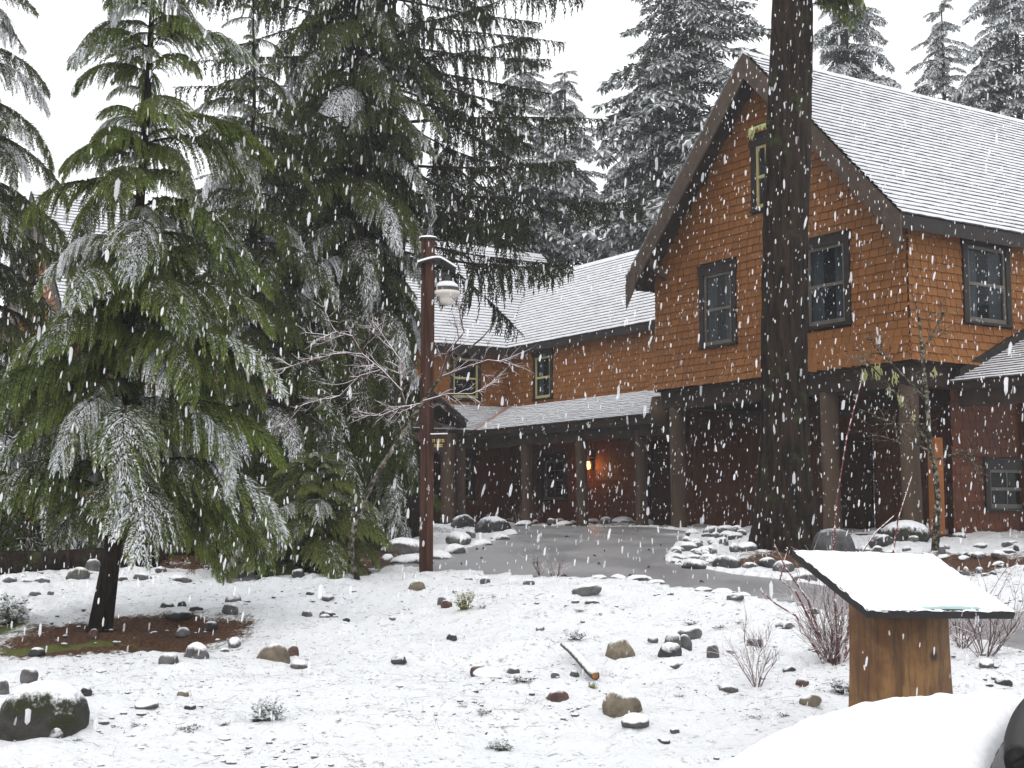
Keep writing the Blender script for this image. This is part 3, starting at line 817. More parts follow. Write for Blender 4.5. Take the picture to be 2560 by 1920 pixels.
# ------------------------------------------------------------------ conifer branches
def branch_mesh(name, seed, L=1.8, th0=18, th1=-58, hang=.55, sec=.038, ter=.018, l3=.066, w3=.0135, wide=.42, snow=.6, curtain=0.0, mats=None, bare=.10, limb=.018, cross=.6, gap=0.0):
    r = np.random.RandomState(seed)
    n = 40; ts = np.linspace(0, 1, n)
    th = np.radians(th0 + (th1 - th0) * ts ** 1.25)
    lat = np.cumsum(r.normal(0, .03, n)) * .5
    st = L / (n - 1)
    ax = np.stack([np.cumsum(np.cos(th) * np.cos(lat)) * st, np.cumsum(np.sin(lat)) * st, np.cumsum(np.sin(th)) * st], 1)
    ax -= ax[0]
    tang = np.gradient(ax, axis=0); tang /= np.linalg.norm(tang, axis=1)[:, None]
    B = []      # blades: p, d, len, width, normal, snow, tint
    S = []      # wood: polylines
    S.append((ax, np.linspace(limb, .003, n)))
    def ternary(pts, dirs, l2, t0, sn, edge):
        m = max(3, int(l2 / ter))
        for i in range(m):
            q = (i + .4 + r.uniform(-.25, .25)) / m
            a = q * (len(pts) - 1); k = min(int(a), len(pts) - 2); f = a - k
            p = pts[k] * (1 - f) + pts[k + 1] * f; d = dirs[k]
            up = np.array([0, 0, 1.0]); side = np.cross(d, up); ns = np.linalg.norm(side)
            side = side / ns if ns > 1e-3 else np.array([0, 1.0, 0])
            nn = np.cross(side, d)
            for sg in (-1, 1):
                an = math.radians(r.uniform(38, 62))
                dd = d * math.cos(an) + side * sg * math.sin(an) + nn * r.normal(0, .42) + np.array([0, 0, -.28 - .25 * curtain])
                dd /= np.linalg.norm(dd)
                l = l3 * (1 - .55 * q) * r.uniform(.7, 1.25)
                s_ = sn * (1.12 - .55 * q) * r.uniform(.7, 1.25)
                B.append((p, dd, l, w3 * r.uniform(.75, 1.25), nn, s_, min(1, max(0, .25 + .55 * q + .3 * (t0 - .4) + r.normal(0, .16)))))
        B.append((pts[-1], dirs[-1], l3 * .8, w3, np.array([0, 0, 1.0]), sn * 1.1, .8))
    ns2 = int(L * (1 - bare) / sec)
    for i in range(ns2):
        t0 = bare + (1 - bare) * (i + r.uniform(0, .8)) / ns2
        for sg in (-1, 1):
            if r.rand() < .08 + gap * max(0, math.sin(t0 * 19 + seed) + .1): continue
            l2 = L * wide * ((1 - t0) ** .62) * min(1, .35 + t0 * 2.0) * r.uniform(.65, 1.15) + .07
            a = t0 * (n - 1); k = min(int(a), n - 2); p = ax[k] + (ax[k + 1] - ax[k]) * (a - k)
            T = tang[k]; side = np.array([0, sg, 0.0])
            be = math.radians(r.uniform(42, 62) - 14 * t0)
            d = T * math.cos(be) + side * math.sin(be); d /= np.linalg.norm(d)
            ms = 7; pts = [p]; dirs = [d]
            for j in range(ms):
                g = hang * (1.0 if not curtain else 2.4) * (.4 + j / ms)
                d = d + np.array([0, 0, -g / ms * 2.0]) + r.normal(0, .045, 3); d /= np.linalg.norm(d)
                pts.append(pts[-1] + d * (l2 / ms)); dirs.append(d)
            pts = np.array(pts); sn = np.clip(snow * (.35 + .9 * t0) + r.normal(0, .22), 0, 1.3)
            S.append((pts, np.linspace(.006, .0018, len(pts))))
            ternary(pts, dirs, l2, t0, sn, 1.0)
    ternary(ax[int(n * .55):], tang[int(n * .55):], L * .45, .9, snow, 1.0)
    p = np.array([b[0] for b in B]); d = np.array([b[1] for b in B]); l = np.array([b[2] for b in B])[:, None]
    w = np.array([b[3] for b in B])[:, None]; nn = np.array([b[4] for b in B]); sn = np.array([b[5] for b in B]); ti = np.array([b[6] for b in B])
    side = np.cross(d, nn); side /= (np.linalg.norm(side, axis=1)[:, None] + 1e-6); n2 = np.cross(side, d)
    Vs, Sn, Ti, Qs, Mi = [], [], [], [], []
    base = 0
    def quads(p, d, l, w, sd, n2, sn, ti):
        nonlocal base
        m = len(p); sag = np.array([0, 0, -1.0]) * l * .10
        v = np.stack([p, p + d * l * .42 + sd * w * .5 + n2 * w * .15, p + d * l + sag, p + d * l * .42 - sd * w * .5 + n2 * w * .15], 1).reshape(-1, 3)
        Vs.append(v); Sn.append(np.repeat(sn, 4)); Ti.append(np.repeat(ti, 4))
        Qs.append(np.arange(m * 4).reshape(-1, 4) + base); Mi.append(np.zeros(m, int)); base += m * 4
    quads(p, d, l, w, side, n2, sn, ti)
    k = r.rand(len(p)) < cross
    quads(p[k], d[k], l[k] * .95, w[k], n2[k], side[k], sn[k], ti[k])
    for (pts, rad) in S:
        m = len(pts); tg = np.gradient(pts, axis=0); tg /= (np.linalg.norm(tg, axis=1)[:, None] + 1e-9)
        a = np.cross(tg, [0.05, .1, 1.0]); a /= (np.linalg.norm(a, axis=1)[:, None] + 1e-9); c = np.cross(tg, a)
        ring = []
        for q in range(3):
            an = 2 * math.pi * q / 3 + .5
            ring.append(pts + (a * math.cos(an) + c * math.sin(an)) * np.asarray(rad)[:, None])
        v = np.stack(ring, 1).reshape(-1, 3)
        ii = np.arange(m - 1)[:, None] * 3 + np.arange(3)[None]; jj = np.arange(m - 1)[:, None] * 3 + (np.arange(3)[None] + 1) % 3
        Qs.append((np.stack([ii, jj, jj + 3, ii + 3], -1).reshape(-1, 4) + base)); Mi.append(np.ones((m - 1) * 3, int))
        Vs.append(v); Sn.append(np.full(len(v), .3)); Ti.append(np.full(len(v), .1)); base += len(v)
    return np.concatenate(Vs), np.concatenate(Qs), np.concatenate(Mi), np.concatenate(Sn), np.concatenate(Ti)
def bm_(name, mats, **kw):
    V, Q, Mi, Sn, Ti = branch_mesh(name, **kw)
    return np_mesh(name, V, Q, mats, Mi, {'snow': Sn, 'tint': Ti})
HM = [M['needles'], M['twig_wood']]
BR_H = [bm_('hemlock_branch', HM, seed=30 + i, th0=[26, 14, 20, 32, 16, 24][i], th1=[-84, -68, -90, -78, -86, -80][i], hang=[1.2, 1.0, 1.5, 1.3, 1.2, 1.4][i], snow=[.62, .42, .72, .5, .6, .35][i]) for i in range(6)]
BR_S = [bm_('hemlock_branch', [M['needles_pale'], M['twig_wood']], seed=130 + i, th0=[30, 20, 26][i], th1=[-70, -60, -78][i], hang=1.0, snow=[.50, .30, .40][i], sec=.05, ter=.022, l3=.10, w3=.017) for i in range(3)]
BR_D = [bm_('fir_branch', [M['needles_fir'], M['twig_wood']], seed=50 + i, th0=[8, -4, 14, 0, 10][i], th1=[-74, -62, -80, -78, -60][i], hang=[1.2, 1.0, 1.4, 1.2, 1.1][i], snow=[.72, .12, .82, .22, .40][i], sec=.052, ter=.022, l3=.082, w3=.013, wide=.36) for i in range(5)]
OM = [M['needles_dark'], M['twig_wood']]
BR_P = [bm_('old_limb', OM, seed=70 + i, L=2.6, th0=[-4, -10, 4][i], th1=[8, -22, -2][i], hang=.9, curtain=1.0, snow=.3, sec=.075, ter=.026, l3=.085, w3=.017, wide=.27, bare=.25, limb=.026, gap=.75) for i in range(3)]

def trunk_mesh(pts, rads, n=14, bump=.12, seed=0):
    rr = random.Random(seed); mb = MB(); 
    mb.tube(pts, rads, n, wob=bump, rr=rr)
    return mb
def conifer(name, label, base, top, r0, levels, meshes, radius, group=None, mat='bark_thin', seed=0, start=.1, per=(4, 6), pitch=(0, -12), trunk_pts=None, side_bias=None, rvar=(.72, 1.12), thin=0.0, fill=0):
    rr = random.Random(seed); base, top = Vector(base), Vector(top)
    e = empty(name, base); tag(e, label, 'tree', group)
    H = (top - base).length
    if trunk_pts is None: tp = [base.lerp(top, k / 12) + Vector((rr.uniform(-.03, .03), rr.uniform(-.03, .03), 0)) * (k > 0) for k in range(13)]
    else: tp = [Vector(p) for p in trunk_pts]
    K = len(tp) - 1
    tl = [p - base for p in tp]; tl[0] = tl[0] - Vector((0, 0, .15))
    rad = [max(.008, r0 * (1 - .97 * (k / K) ** .9)) for k in range(K + 1)]; rad[0] *= 1.25
    trunk_mesh(tl, rad, 10, .10, seed).build('trunk', M[mat], e, smooth=True)
    def pos(f):
        a = f * K; k = min(int(a), K - 1); return tl[k].lerp(tl[k + 1], a - k)
    az0 = rr.random() * 6.28
    for i in range(levels):
        f = start + (1 - start) * ((i + rr.uniform(-.2, .2)) / levels); f = max(start * .9, min(.995, f))
        nb = rr.randint(*per)
        az0 += 1.1
        for j in range(nb + fill):
            az = az0 + 6.283 * j / nb + rr.uniform(-.35, .35)
            R = radius(f) * (rr.uniform(*rvar) if j < nb else rr.uniform(.3, .55))
            if f > .5 and rr.random() < thin: continue
            if side_bias: R *= side_bias(az, f)
            if R < .05: continue
            me = rr.choice(meshes)
            o = link('branch', me, e)
            sc = R / (1.35 if me.name.startswith(('hem', 'fir')) else 2.5)
            pt = math.radians(pitch[0] + (pitch[1] - pitch[0]) * (1 - f) + rr.uniform(-9, 9))
            P = pos(max(start * .9, min(1, f + rr.uniform(-.012, .012) * (1 if j < nb else 2.0))))
            o.matrix_local = Matrix.Translation(P) @ Matrix.Rotation(az, 4, 'Z') @ Matrix.Rotation(-pt, 4, 'Y') @ Matrix.Rotation(rr.uniform(-.25, .25), 4, 'X') @ Matrix.Diagonal((sc, sc * rr.uniform(.85, 1.1) * rr.choice((1, -1)), sc, 1))
    # leader
    return e
# front young hemlock
D0 = 13.3
hb = ground_pt(245, 1578)
hp = [hb] + [at(x * 1.1573, y * 1.1573, hb.y + dy) for (x, y, dy) in ((243,1190,0),(262,900,.02),(278,700,.02),(300,470,0),(318,220,-.03),(330,0,0),(340,-200,.03),(346,-330,.03))]
conifer('hemlock_tree', 'young drooping hemlock with snow dusted boughs rising from bare brown litter', hb, hp[-1], .105, 24, BR_H,
        lambda f: 1.52 * (1 - ((f - .12) / .88) ** 1.25) ** .9 * min(1, .72 + f * 1.6) + .12, seed=5, start=.165, per=(5, 6), pitch=(16, 0), trunk_pts=hp, rvar=(.6, 1.15), thin=.16, fill=3)
# slim hemlock behind it
sb = ground_pt(640, 1372)
conifer('hemlock_tree', 'slim pointed hemlock with a thin bare leader beside the big fir', sb, at(634, -110, sb.y), .13, 24, BR_D,
        lambda f: 2.2 * (1 - f) ** .85 + .12, seed=8, start=.1, per=(4, 6), pitch=(12, -14))
# big fir
fb = ground_pt(888, 1352)
conifer('fir_tree', 'tall dense dark fir with white tipped hanging boughs behind the lamp post', fb, at(894, -620, fb.y), .34, 40, BR_D,
        lambda f: 2.5 * (1 - f) ** .7 + .1, seed=9, start=.05, per=(6, 8), pitch=(6, -16), mat='bark', side_bias=lambda az, f: 1 - .42 * max(0, math.cos(az)) * min(1, max(0, 1.5 - 2.2 * f)))
# old tree with long sagging limbs
ob = ground_pt(985, 1338)
conifer('cedar_tree', 'old conifer with long bare sagging limbs and curtains of dark foliage', ob, at(960, -900, ob.y), .42, 30, BR_P,
        lambda f: 4.7 * (1 - f) ** .3, seed=12, start=.31, per=(4, 6), pitch=(-2, -14), mat='bark')
# conifer at the edge of the view
lb = ground_pt(-110, 1400)
conifer('fir_tree', 'grey green snowy fir standing beyond the young hemlock against the sky', lb, at(-95, -400, lb.y), .2, 26, BR_D,
        lambda f: 2.5 * (1 - f) ** .75 + .1, seed=14, start=.06, per=(5, 7), pitch=(4, -14))
# small bushy fir
yb = ground_pt(785, 1428)
conifer('fir_sapling', 'small bushy fir sapling with bowed snowy fronds beside the bare sapling', yb, at(800, 1128, yb.y), .035, 11, BR_S,
        lambda f: 1.0 * (1 - f) ** .8 + .14, seed=16, start=.04, per=(5, 7), pitch=(34, -2))
yb2 = ground_pt(640, 1432)
conifer('fir_sapling', 'low spreading fir seedling at the edge of the snow', yb2, yb2 + Vector((.05, 0, .75)), .02, 5, BR_S,
        lambda f: .6 * (1 - f) ** .8 + .1, seed=17, start=.05, per=(4, 6), pitch=(24, 0))
# brown fern clump
bb = ground_pt(515, 1432); e = empty('dead_fern', bb); tag(e, 'orange brown withered fern clump bowed over the snow edge', 'fern')
fm = bm_('brown_frond', [M['needles_brown'], M['twig_wood']], seed=90, L=1.0, th0=55, th1=-60, hang=.2, sec=.05, ter=.05, l3=.05, w3=.014, wide=.20, snow=.35, bare=.15, limb=.006)
for i, az in enumerate((0.1, .9, 2.0, 2.9, 3.6, 4.6, 5.5)):
    o = link('frond', fm, e); s = .62 + .3 * rnd.random()
    o.matrix_local = Matrix.Rotation(az, 4, 'Z') @ Matrix.Diagonal((s, s, s, 1))

# far trees: trunk + one crown mesh each, three crown shapes shared
def far_crown(seed, H=20.0, R=2.9, lv=46):
    lo = [branch_mesh('f', seed=seed * 7 + i, L=1.8, th0=[0, 10, -8][i], th1=[-46, -38, -55][i], hang=.5, sec=.135, ter=.085, l3=.24, w3=.062, wide=.36, snow=.62, limb=.02, cross=.5) for i in range(3)]
    rr = random.Random(seed); Vs, Qs, Mi, Sn, Ti = [], [], [], [], []; b = 0
    for i in range(lv):
        f = .10 + .89 * (i / lv) ** .95
        for j in range(rr.randint(5, 7)):
            V, Q, m, s, ti = lo[rr.randint(0, 2)]
            sc = (R * (1 - f) ** .72 + .14) * rr.uniform(.7, 1.15) / 1.45
            A = Matrix.Translation((0, 0, f * H)) @ Matrix.Rotation(rr.random() * 6.283, 4, 'Z') @ Matrix.Rotation(math.radians(rr.uniform(-6, 18)), 4, 'Y') @ Matrix.Diagonal((sc, sc, sc, 1))
            A = np.array(A)
            Vs.append(V @ A[:3, :3].T + A[:3, 3]); Qs.append(Q + b); Mi.append(m); Sn.append(s); Ti.append(ti); b += len(V)
    return np_mesh('crown', np.concatenate(Vs), np.concatenate(Qs), [M['needles_far'], M['twig_wood']], np.concatenate(Mi), {'snow': np.concatenate(Sn), 'tint': np.concatenate(Ti)})
CR = [far_crown(s) for s in (1, 2)]
far = [(1302, 60, 47, 1.3, 'tapering snowy conifer beyond the roof valley, tallest tip of a close pair'),
       (1412, 150, 50, 1.3, 'shorter snowy conifer of a close pair beyond the roof valley'),
       (1725, -330, 44, 1.9, 'tall broad snow laden conifer rising just behind the gable peak'),
       (2110, -170, 47, 1.45, 'snowy conifer showing between the big trunk and open sky above the ridge'),
       (2352, -30, 50, 1.25, 'slender snowy conifer with open sky around its tip beyond the main roof'),
       (2530, -230, 47, 1.6, 'wide snowy conifer beyond the far end of the main roof'),
       (1575, 300, 58, 1.6, 'small distant snowy conifer low between the roofs'),
       (560, 260, 55, 1.2, 'pale distant conifer seen through gaps behind the slim hemlock'),
       (1120, 330, 52, 1.2, 'pale distant conifer behind the sagging limbs of the old tree')]
for i, (x, y, Y, wd, lab) in enumerate(far):
    T = at(x, y, Y); zb = float(base_h(T.x, Y)); H = T.z - zb
    e = empty('snowy_conifer', (T.x, Y, zb)); tag(e, lab, 'tree', 'snowy conifers beyond the lodge')
    MB().tube([(0, 0, -.3), (0, 0, H * .5), (0, 0, H * .97)], [.28, .17, .02], 8).build('trunk', M['bark_far'], e, smooth=True)
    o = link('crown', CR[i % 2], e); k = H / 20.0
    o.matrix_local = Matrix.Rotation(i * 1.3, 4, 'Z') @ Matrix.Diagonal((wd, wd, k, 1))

# ------------------------------------------------------------------ big trunk
kb = ground_pt(1968, 1372)
kp, kr = [], []
for (x, y, w) in ((1697,1215,172),(1697,1180,150),(1696,1130,128),(1695,1050,112),(1695,900,98),(1694,700,95),(1698,450,94),(1706,220,90),(1712,0,84),(1718,-250,78),(1722,-600,66)):
    kp.append(at(x * 1.1573, y * 1.1573, kb.y) - kb); kr.append(w * 1.1573 / F_PX * kb.y / 2)
kt = empty('tree_trunk', kb); tag(kt, 'thick dark mossy tree trunk standing in front of the shingled gable', 'tree')
mb = MB(); N = 60; rr = random.Random(3)
fur = [rr.uniform(-1, 1) for _ in range(N)]
lev = []
for i in range(len(kp) - 1):
    for k in range(10): lev.append((kp[i].lerp(kp[i + 1], k / 10), kr[i] + (kr[i + 1] - kr[i]) * k / 10))
for i, (p, r) in enumerate(lev):
    for j in range(N):
        a = 6.2832 * j / N
        if rr.random() < .06: fur[j] = rr.uniform(-1, 1)
        root = max(0, 1 - i / 22) ** 2 * .17 * (math.sin(a * 5 + 1) * .6 + .4 * math.sin(a * 3))
        q = r * (1 + .075 * fur[j] + root + .03 * math.sin(a * 2 + i * .11)) + rr.uniform(-.008, .008)
        mb.v.append((p.x + math.cos(a) * q, p.y + math.sin(a) * q, p.z))
for i in range(len(lev) - 1):
    for j in range(N):
        mb.f.append((i*N+j, i*N+(j+1) % N, (i+1)*N+(j+1) % N, (i+1)*N+j)); mb.m.append(0)
mb.build('trunk', M['bark'], kt, smooth=True)
# mossy stub and hanging bough
M['lichen'] = mat_simple('pale_lichen', (.36, .37, .17), .9, .1, .3, 20)
def L2(x, y, dy=0.0): return at(x, y, kb.y + dy) - kb
MB().tube([L2(1930, 306, -.25), L2(1900, 312, -.3), L2(1880, 322, -.32), L2(1876, 338, -.32)], [.05, .04, .03, .015], 8, wob=.3).build('stub', M['bark'], kt, smooth=True)
mb = MB()
for i in range(60):
    x = rnd.uniform(1873, 1915); y = 308 + (1912 - x) * .35; l = rnd.uniform(.03, .10) * (2.2 if x < 1884 else 1)
    p = L2(x, y, -.36 + rnd.uniform(-.03, .05)); mb.tube([p, p + Vector((rnd.uniform(-.02, .02), 0, -l * .5)), p + Vector((rnd.uniform(-.02, .02), 0, -l))], [.010, .012, .003], 4)
mb.build('lichen', M['lichen'], kt)['kind'] = 'stuff'
for i in range(7):
    o = link('branch', BR_H[[1, 5, 3][i % 3]], kt); s = .62
    o.matrix_local = Matrix.Translation(L2(2020, -60 + 12 * i, .1 * i - .2)) @ Matrix.Rotation(rnd.uniform(-.7, .5), 4, 'Z') @ Matrix.Rotation(math.radians(rnd.uniform(-6, 26)), 4, 'Y') @ Matrix.Diagonal((s, s, s, 1))

# ------------------------------------------------------------------ bare twiggy plants
t = NT('frosted_twig'); cw = t.coord('World')
sf = t.step(t.math('ADD', t.up(), t.math('MULTIPLY', t.math('SUBTRACT', t.noise(cw, 14, 3), .5), .8)), -.05, .5)
M['frost'] = t.set(t.mix(sf, (.085, .046, .042), (.72, .68, .70)), .8, .2)
t = NT('frosted_cane'); cw = t.coord('World')
sf = t.step(t.math('ADD', t.up(), t.math('MULTIPLY', t.math('SUBTRACT', t.noise(cw, 30, 4), .5), 2.2)), .1, .4)
M['cane'] = t.set(t.mix(sf, (.12, .035, .03), (.82, .80, .82)), .8, .2)
t = NT('lichen_bark'); cw = t.coord('World')
M['lichen_bark'] = t.set(t.mix(t.step(t.noise(cw, 14, 5, .7), .45, .62), (.03, .024, .018), (.22, .21, .16)), .9, .1)
def twiggy(mb, p, d, l, r, depth, rr, droop=.0, spread=.7, zig=.22):
    n = 5; pts = [p]; dd = d.normalized()
    for i in range(n):
        dd = (dd + Vector((rr.gauss(0, zig), rr.gauss(0, zig), rr.gauss(0, zig) - droop)) * .55).normalized()
        pts.append(pts[-1] + dd * (l / n))
    mb.tube(pts, [r * (1 - .55 * i / n) for i in range(n + 1)], 4 if r < .012 else 6, cap=False)
    if depth <= 0: return
    for k in range(rr.randint(3, 5)):
        i = rr.randint(1, n); q = pts[i]
        ax = (pts[i] - pts[i - 1]).normalized()
        s = Vector((rr.gauss(0, 1), rr.gauss(0, .8), rr.gauss(.15, .8))).normalized()
        twiggy(mb, q, (ax + s * spread * 1.3), l * rr.uniform(.45, .7), r * .55, depth - 1, rr, droop, spread, zig)
# bare sapling by the lamp post
sbp = ground_pt(893, 1448); e = empty('bare_sapling', sbp)
tag(e, 'bare leaning sapling with frosted zigzag twigs crossing the lamp post', 'tree')
def W(pts, Y0, base, jy=.0, rr=rnd): return [at(x, y, Y0 + jy * i) - base for i, (x, y) in enumerate(pts)]
tr_px = [(893,1452),(879,1407),(877,1364),(889,1298),(915,1238),(958,1159),(998,1099),(1028,1049),(1058,1003),(1101,943),(1150,890),(1205,845),(1250,792)]
MB().tube(W(tr_px, sbp.y, sbp, -.03), [.05,.042,.04,.038,.036,.033,.03,.028,.024,.018,.013,.009,.005], 8, wob=.12).build('trunk', M['lichen_bark'], e, smooth=True)
rr = random.Random(21)
limbs = [([(1021,1040),(1003,976),(955,925),(905,885),(850,882),(760,905),(694,928)], -.05), ([(1058,1003),(1120,985),(1180,985),(1228,962)], .05),
         ([(1003,976),(1000,900),(965,850),(930,800)], .08), ([(1050,1010),(1000,1020),(950,1040),(925,1032)], -.06), ([(1101,943),(1120,880),(1160,830),(1150,790)], -.08),
         ([(1101,943),(1160,920),(1220,900),(1260,905)], .04), ([(905,885),(880,840),(840,830),(790,850)], -.1), ([(955,925),(900,940),(850,990),(760,1010),(715,1060)], .1)]
for pts, jy in limbs:
    mb = MB(); P = W(pts, sbp.y - .3, sbp, jy); n = len(P)
    mb.tube(P, [.0145 * (1 - .75 * i / n) for i in range(n)], 6, cap=False)
    for i in range(1, n):
        for k in range(3):
            q = P[i - 1].lerp(P[i], rr.random()); ax = (P[i] - P[i - 1]).normalized()
            s = Vector((rr.gauss(0, 1), rr.gauss(0, .7), rr.gauss(.25, .9))).normalized()
            twiggy(mb, q, ax + s * .9, rr.uniform(.16, .38), .0062, 2 if rr.random() < .4 else 1, rr)
    mb.build('branch', M['frost'], e)
# little lichen tree by the boulders
lp = ground_pt(2338, 1376); e = empty('bare_sapling', lp)
tag(e, 'thin crooked bare tree hung with pale yellow green lichen among the boulders', 'tree')
MB().tube(W([(2338,1380),(2345,1250),(2338,1180),(2325,1120),(2318,1000),(2305,880),(2298,800),(2285,740)], lp.y, lp), [.06,.05,.045,.04,.035,.026,.018,.008], 8, wob=.2).build('trunk', M['lichen_bark'], e, smooth=True)
rr = random.Random(31); tips = []
for pts in ([(2325,1120),(2270,1020),(2220,960),(2165,900)], [(2318,1000),(2250,930),(2200,880),(2160,840)], [(2338,1150),(2400,1130),(2440,1140)], [(2318,1060),(2250,1060),(2180,1040)], [(2305,880),(2340,820),(2360,780)], [(2330,1130),(2290,1110),(2240,1100)]):
    mb = MB(); P = W(pts, lp.y, lp, -.12); mb.tube(P, [.02 * (1 - .7 * i / len(P)) for i in range(len(P))], 5, cap=False)
    for i in range(1, len(P)):
        for k in range(4):
            q = P[i - 1].lerp(P[i], rr.random()); s = Vector((rr.gauss(0, 1), rr.gauss(0, .7), rr.gauss(0, .8))).normalized()
            twiggy(mb, q, (P[i] - P[i - 1]).normalized() + s, rr.uniform(.2, .5), .007, 1, rr)
    mb.build('branch', M['lichen_bark'], e)
for (x, y, s) in ((2162,935,.75),(2190,922,.95),(2237,942,.75),(2335,932,.55),(2222,985,.35),(2252,1000,.7),(2283,1045,.4)):
    mb = MB(); c = at(x, y, lp.y - .2) - lp
    for k in range(int(20 * s)):
        p = c + Vector((rr.gauss(0, .035 * s), rr.gauss(0, .035), rr.gauss(.03, .04))); l = rr.uniform(.06, .2) * s
        mb.tube([p, p + Vector((rr.gauss(0, .012), 0, -l * .5)), p + Vector((rr.gauss(0, .02), 0, -l))], [.006, .011, .002], 4)
    mb.build('lichen_tuft', M['lichen'], e)
# right edge lichen branch
# frosted shrubs
def shrub(px, n, h, sp, label, group=None, seed=1, r0=.006, depth=2, name='twig_shrub'):
    b = ground_pt(*px); rr = random.Random(seed); e = empty(name, b); tag(e, label, 'shrub', group)
    for i in range(n):
        mb = MB(); a = rr.random() * 6.283; o = Vector((math.cos(a), math.sin(a), 0))
        twiggy(mb, o * rr.uniform(0, .05 * h), o * rr.uniform(.1, sp) + Vector((0, 0, 1)), h * rr.uniform(.5, 1.05), r0 * rr.uniform(.7, 1.2), depth, rr, 0, .55, .16)
        mb.build('stem', M['frost'], e)
    return e
s1 = shrub((2088, 1672), 34, .62, .75, 'dense frosted red twig shrub with tall canes beside the wooden sign post', seed=4)
for pts in ([(2098,1660),(2090,1540),(2082,1400),(2092,1250),(2118,1090),(2154,952)], [(2110,1660),(2130,1500),(2155,1380),(2190,1330),(2235,1290)], [(2105,1660),(2180,1500),(2232,1390),(2245,1300),(2281,1188)],
            [(2075,1660),(2020,1500),(1965,1420),(1935,1360)], [(2080,1660),(1990,1480),(1950,1450),(1970,1370)], [(2060,1660),(1990,1540),(1940,1510),(1905,1480)]):
    P = W(pts, ground_pt(2088, 1672).y, ground_pt(2088, 1672)); mb = MB(); mb.tube(P, [.0105 * (1 - .6 * i / len(P)) for i in range(len(P))], 5, wob=.3)
    for i in range(len(P) - 1):
        for k in range(9):
            q = P[i].lerp(P[i + 1], rr.random()); mb.tube([q, q + Vector((rr.uniform(-.016, .016), rr.uniform(-.012, .012), rr.uniform(.004, .018)))], [.006, .002], 4)
    mb.build('cane', M['cane'], s1)
shrub((2462, 1655), 16, .62, .8, 'sparse frosted red twig shrub between the sign and the path', seed=6)
shrub((2405, 1628), 12, .45, .8, 'small frosted twig clump close behind the wooden sign post', seed=9)
shrub((1892, 1724), 9, .42, .9, 'small sparse frosted twig plant among stones near the red twig shrub', seed=7, r0=.005)
shrub((1900, 1640), 6, .25, .9, 'tiny frosted twig sprout beside a snow capped stone', seed=17, r0=.004)
for i, (x, y) in enumerate(((1290, 1312), (1335, 1312), (1350, 1440), (1390, 1446))):
    shrub((x, y), 9, .5 if y < 1400 else .3, 1.1, 'low frosted weeds growing along the path edge', 'frosted weeds along the path edge', seed=40 + i, r0=.005, depth=1, name='weed')

# ------------------------------------------------------------------ lamp post
M['post_red'] = mat_simple('red_brown_post', (.058, .027, .019), .85, .15, .7, 16, (1, 1, .05), .5)
M['metal_dark'] = mat_simple('dark_metal', (.045, .04, .045), .5, .4, .2, 12)
M['lamp_white'] = mat_simple('lamp_diffuser', (.62, .58, .52), .35, .4, .08, 6, bump=0)
b = ground_pt(1065, 1434); lamp = empty('lamp_post', b, .12)
tag(lamp, 'square red brown wooden lamp post with hooded hanging light at the path edge', 'lamp post')
HP = at(1063, 600, b.y).z - b.z; k = b.y / F_PX
hw = .088
mb = MB(); mb.box((-hw, -hw, -.3), (hw, hw, HP)); mb.build('post', M['post_red'], lamp, bevel=.012)
mb = MB(); mb.box((-hw - .02, -hw - .02, HP + .001), (hw + .02, hw + .02, HP + .02)); cp_ = mb.build('post_cap', M['metal_dark'], lamp)
mb = MB(); mb.lathe([(.125, 0), (.12, .02), (.07, .032), (0, .035)], 10, 0, (0, 0, HP + .021)); mb.build('snow_cap', M['snow'], cp_, smooth=True)
def lz(y): return (1434 - y) * k
# curved hood plate held on the post, lamp hangs beneath it
mb = MB(); n = 10; vs = []
for i in range(n + 1):
    tt = i / n; x = -.15 + .52 * tt; z = lz(660) + .075 * math.sin(min(1, tt * 1.35) * 1.9) - .21 * max(0, tt - .55) ** 1.2 * 1.6
    for yy in (-.20, .20): vs += [(x, yy, z), (x, yy, z - .014)]
fs = []
for i in range(n):
    o = 4 * i; fs += [(o, o+4, o+6, o+2), (o+1, o+3, o+7, o+5), (o, o+1, o+5, o+4), (o+2, o+6, o+7, o+3)]
fs += [(0, 2, 3, 1), (4*n, 4*n+1, 4*n+3, 4*n+2)]
hood = MB().add(vs, fs).build('hood', M['metal_dark'], lamp, smooth=False)
vs2 = [(v[0], v[1] * .97, v[2] + .015 + (.012 if i % 4 in (0, 2) else -.010)) for i, v in enumerate(vs)]
MB().add(vs2, fs).build('snow_cap', M['snow'], hood)
lx = .255
MB().box((hw - .01, -.03, lz(690)), (lx + .03, .03, lz(684) + .03)).build('arm', M['metal_dark'], lamp)
MB().tube([(lx, 0, lz(684)), (lx, 0, lz(706))], .055, 14).build('socket', M['metal_dark'], lamp, smooth=True)
MB().lathe([(.03, lz(702)), (.09, lz(705)), (.155, lz(713)), (.172, lz(722)), (.178, lz(726))], 28, 0, (lx, 0, 0)).build('lamp_cap', M['metal_dark'], lamp, smooth=True)
MB().lathe([(.04, lz(700)), (.10, lz(702)), (.15, lz(709)), (.168, lz(717)), (.15, lz(714))], 28, 0, (lx, 0, 0)).build('snow_cap', M['snow'], lamp, smooth=True)
MB().lathe([(.178, lz(726)), (.19, lz(730)), (.19, lz(733)), (.178, lz(736)), (.115, lz(743)), (.110, lz(748)), (.096, lz(757)), (.07, lz(760)), (0, lz(761))], 28, 0, (lx, 0, 0)).build('lamp_diffuser', M['lamp_white'], lamp, smooth=True)
MB().box((hw - .01, -.02, lz(738)), (lx - .17, .02, lz(734))).build('clamp', M['metal_dark'], lamp)
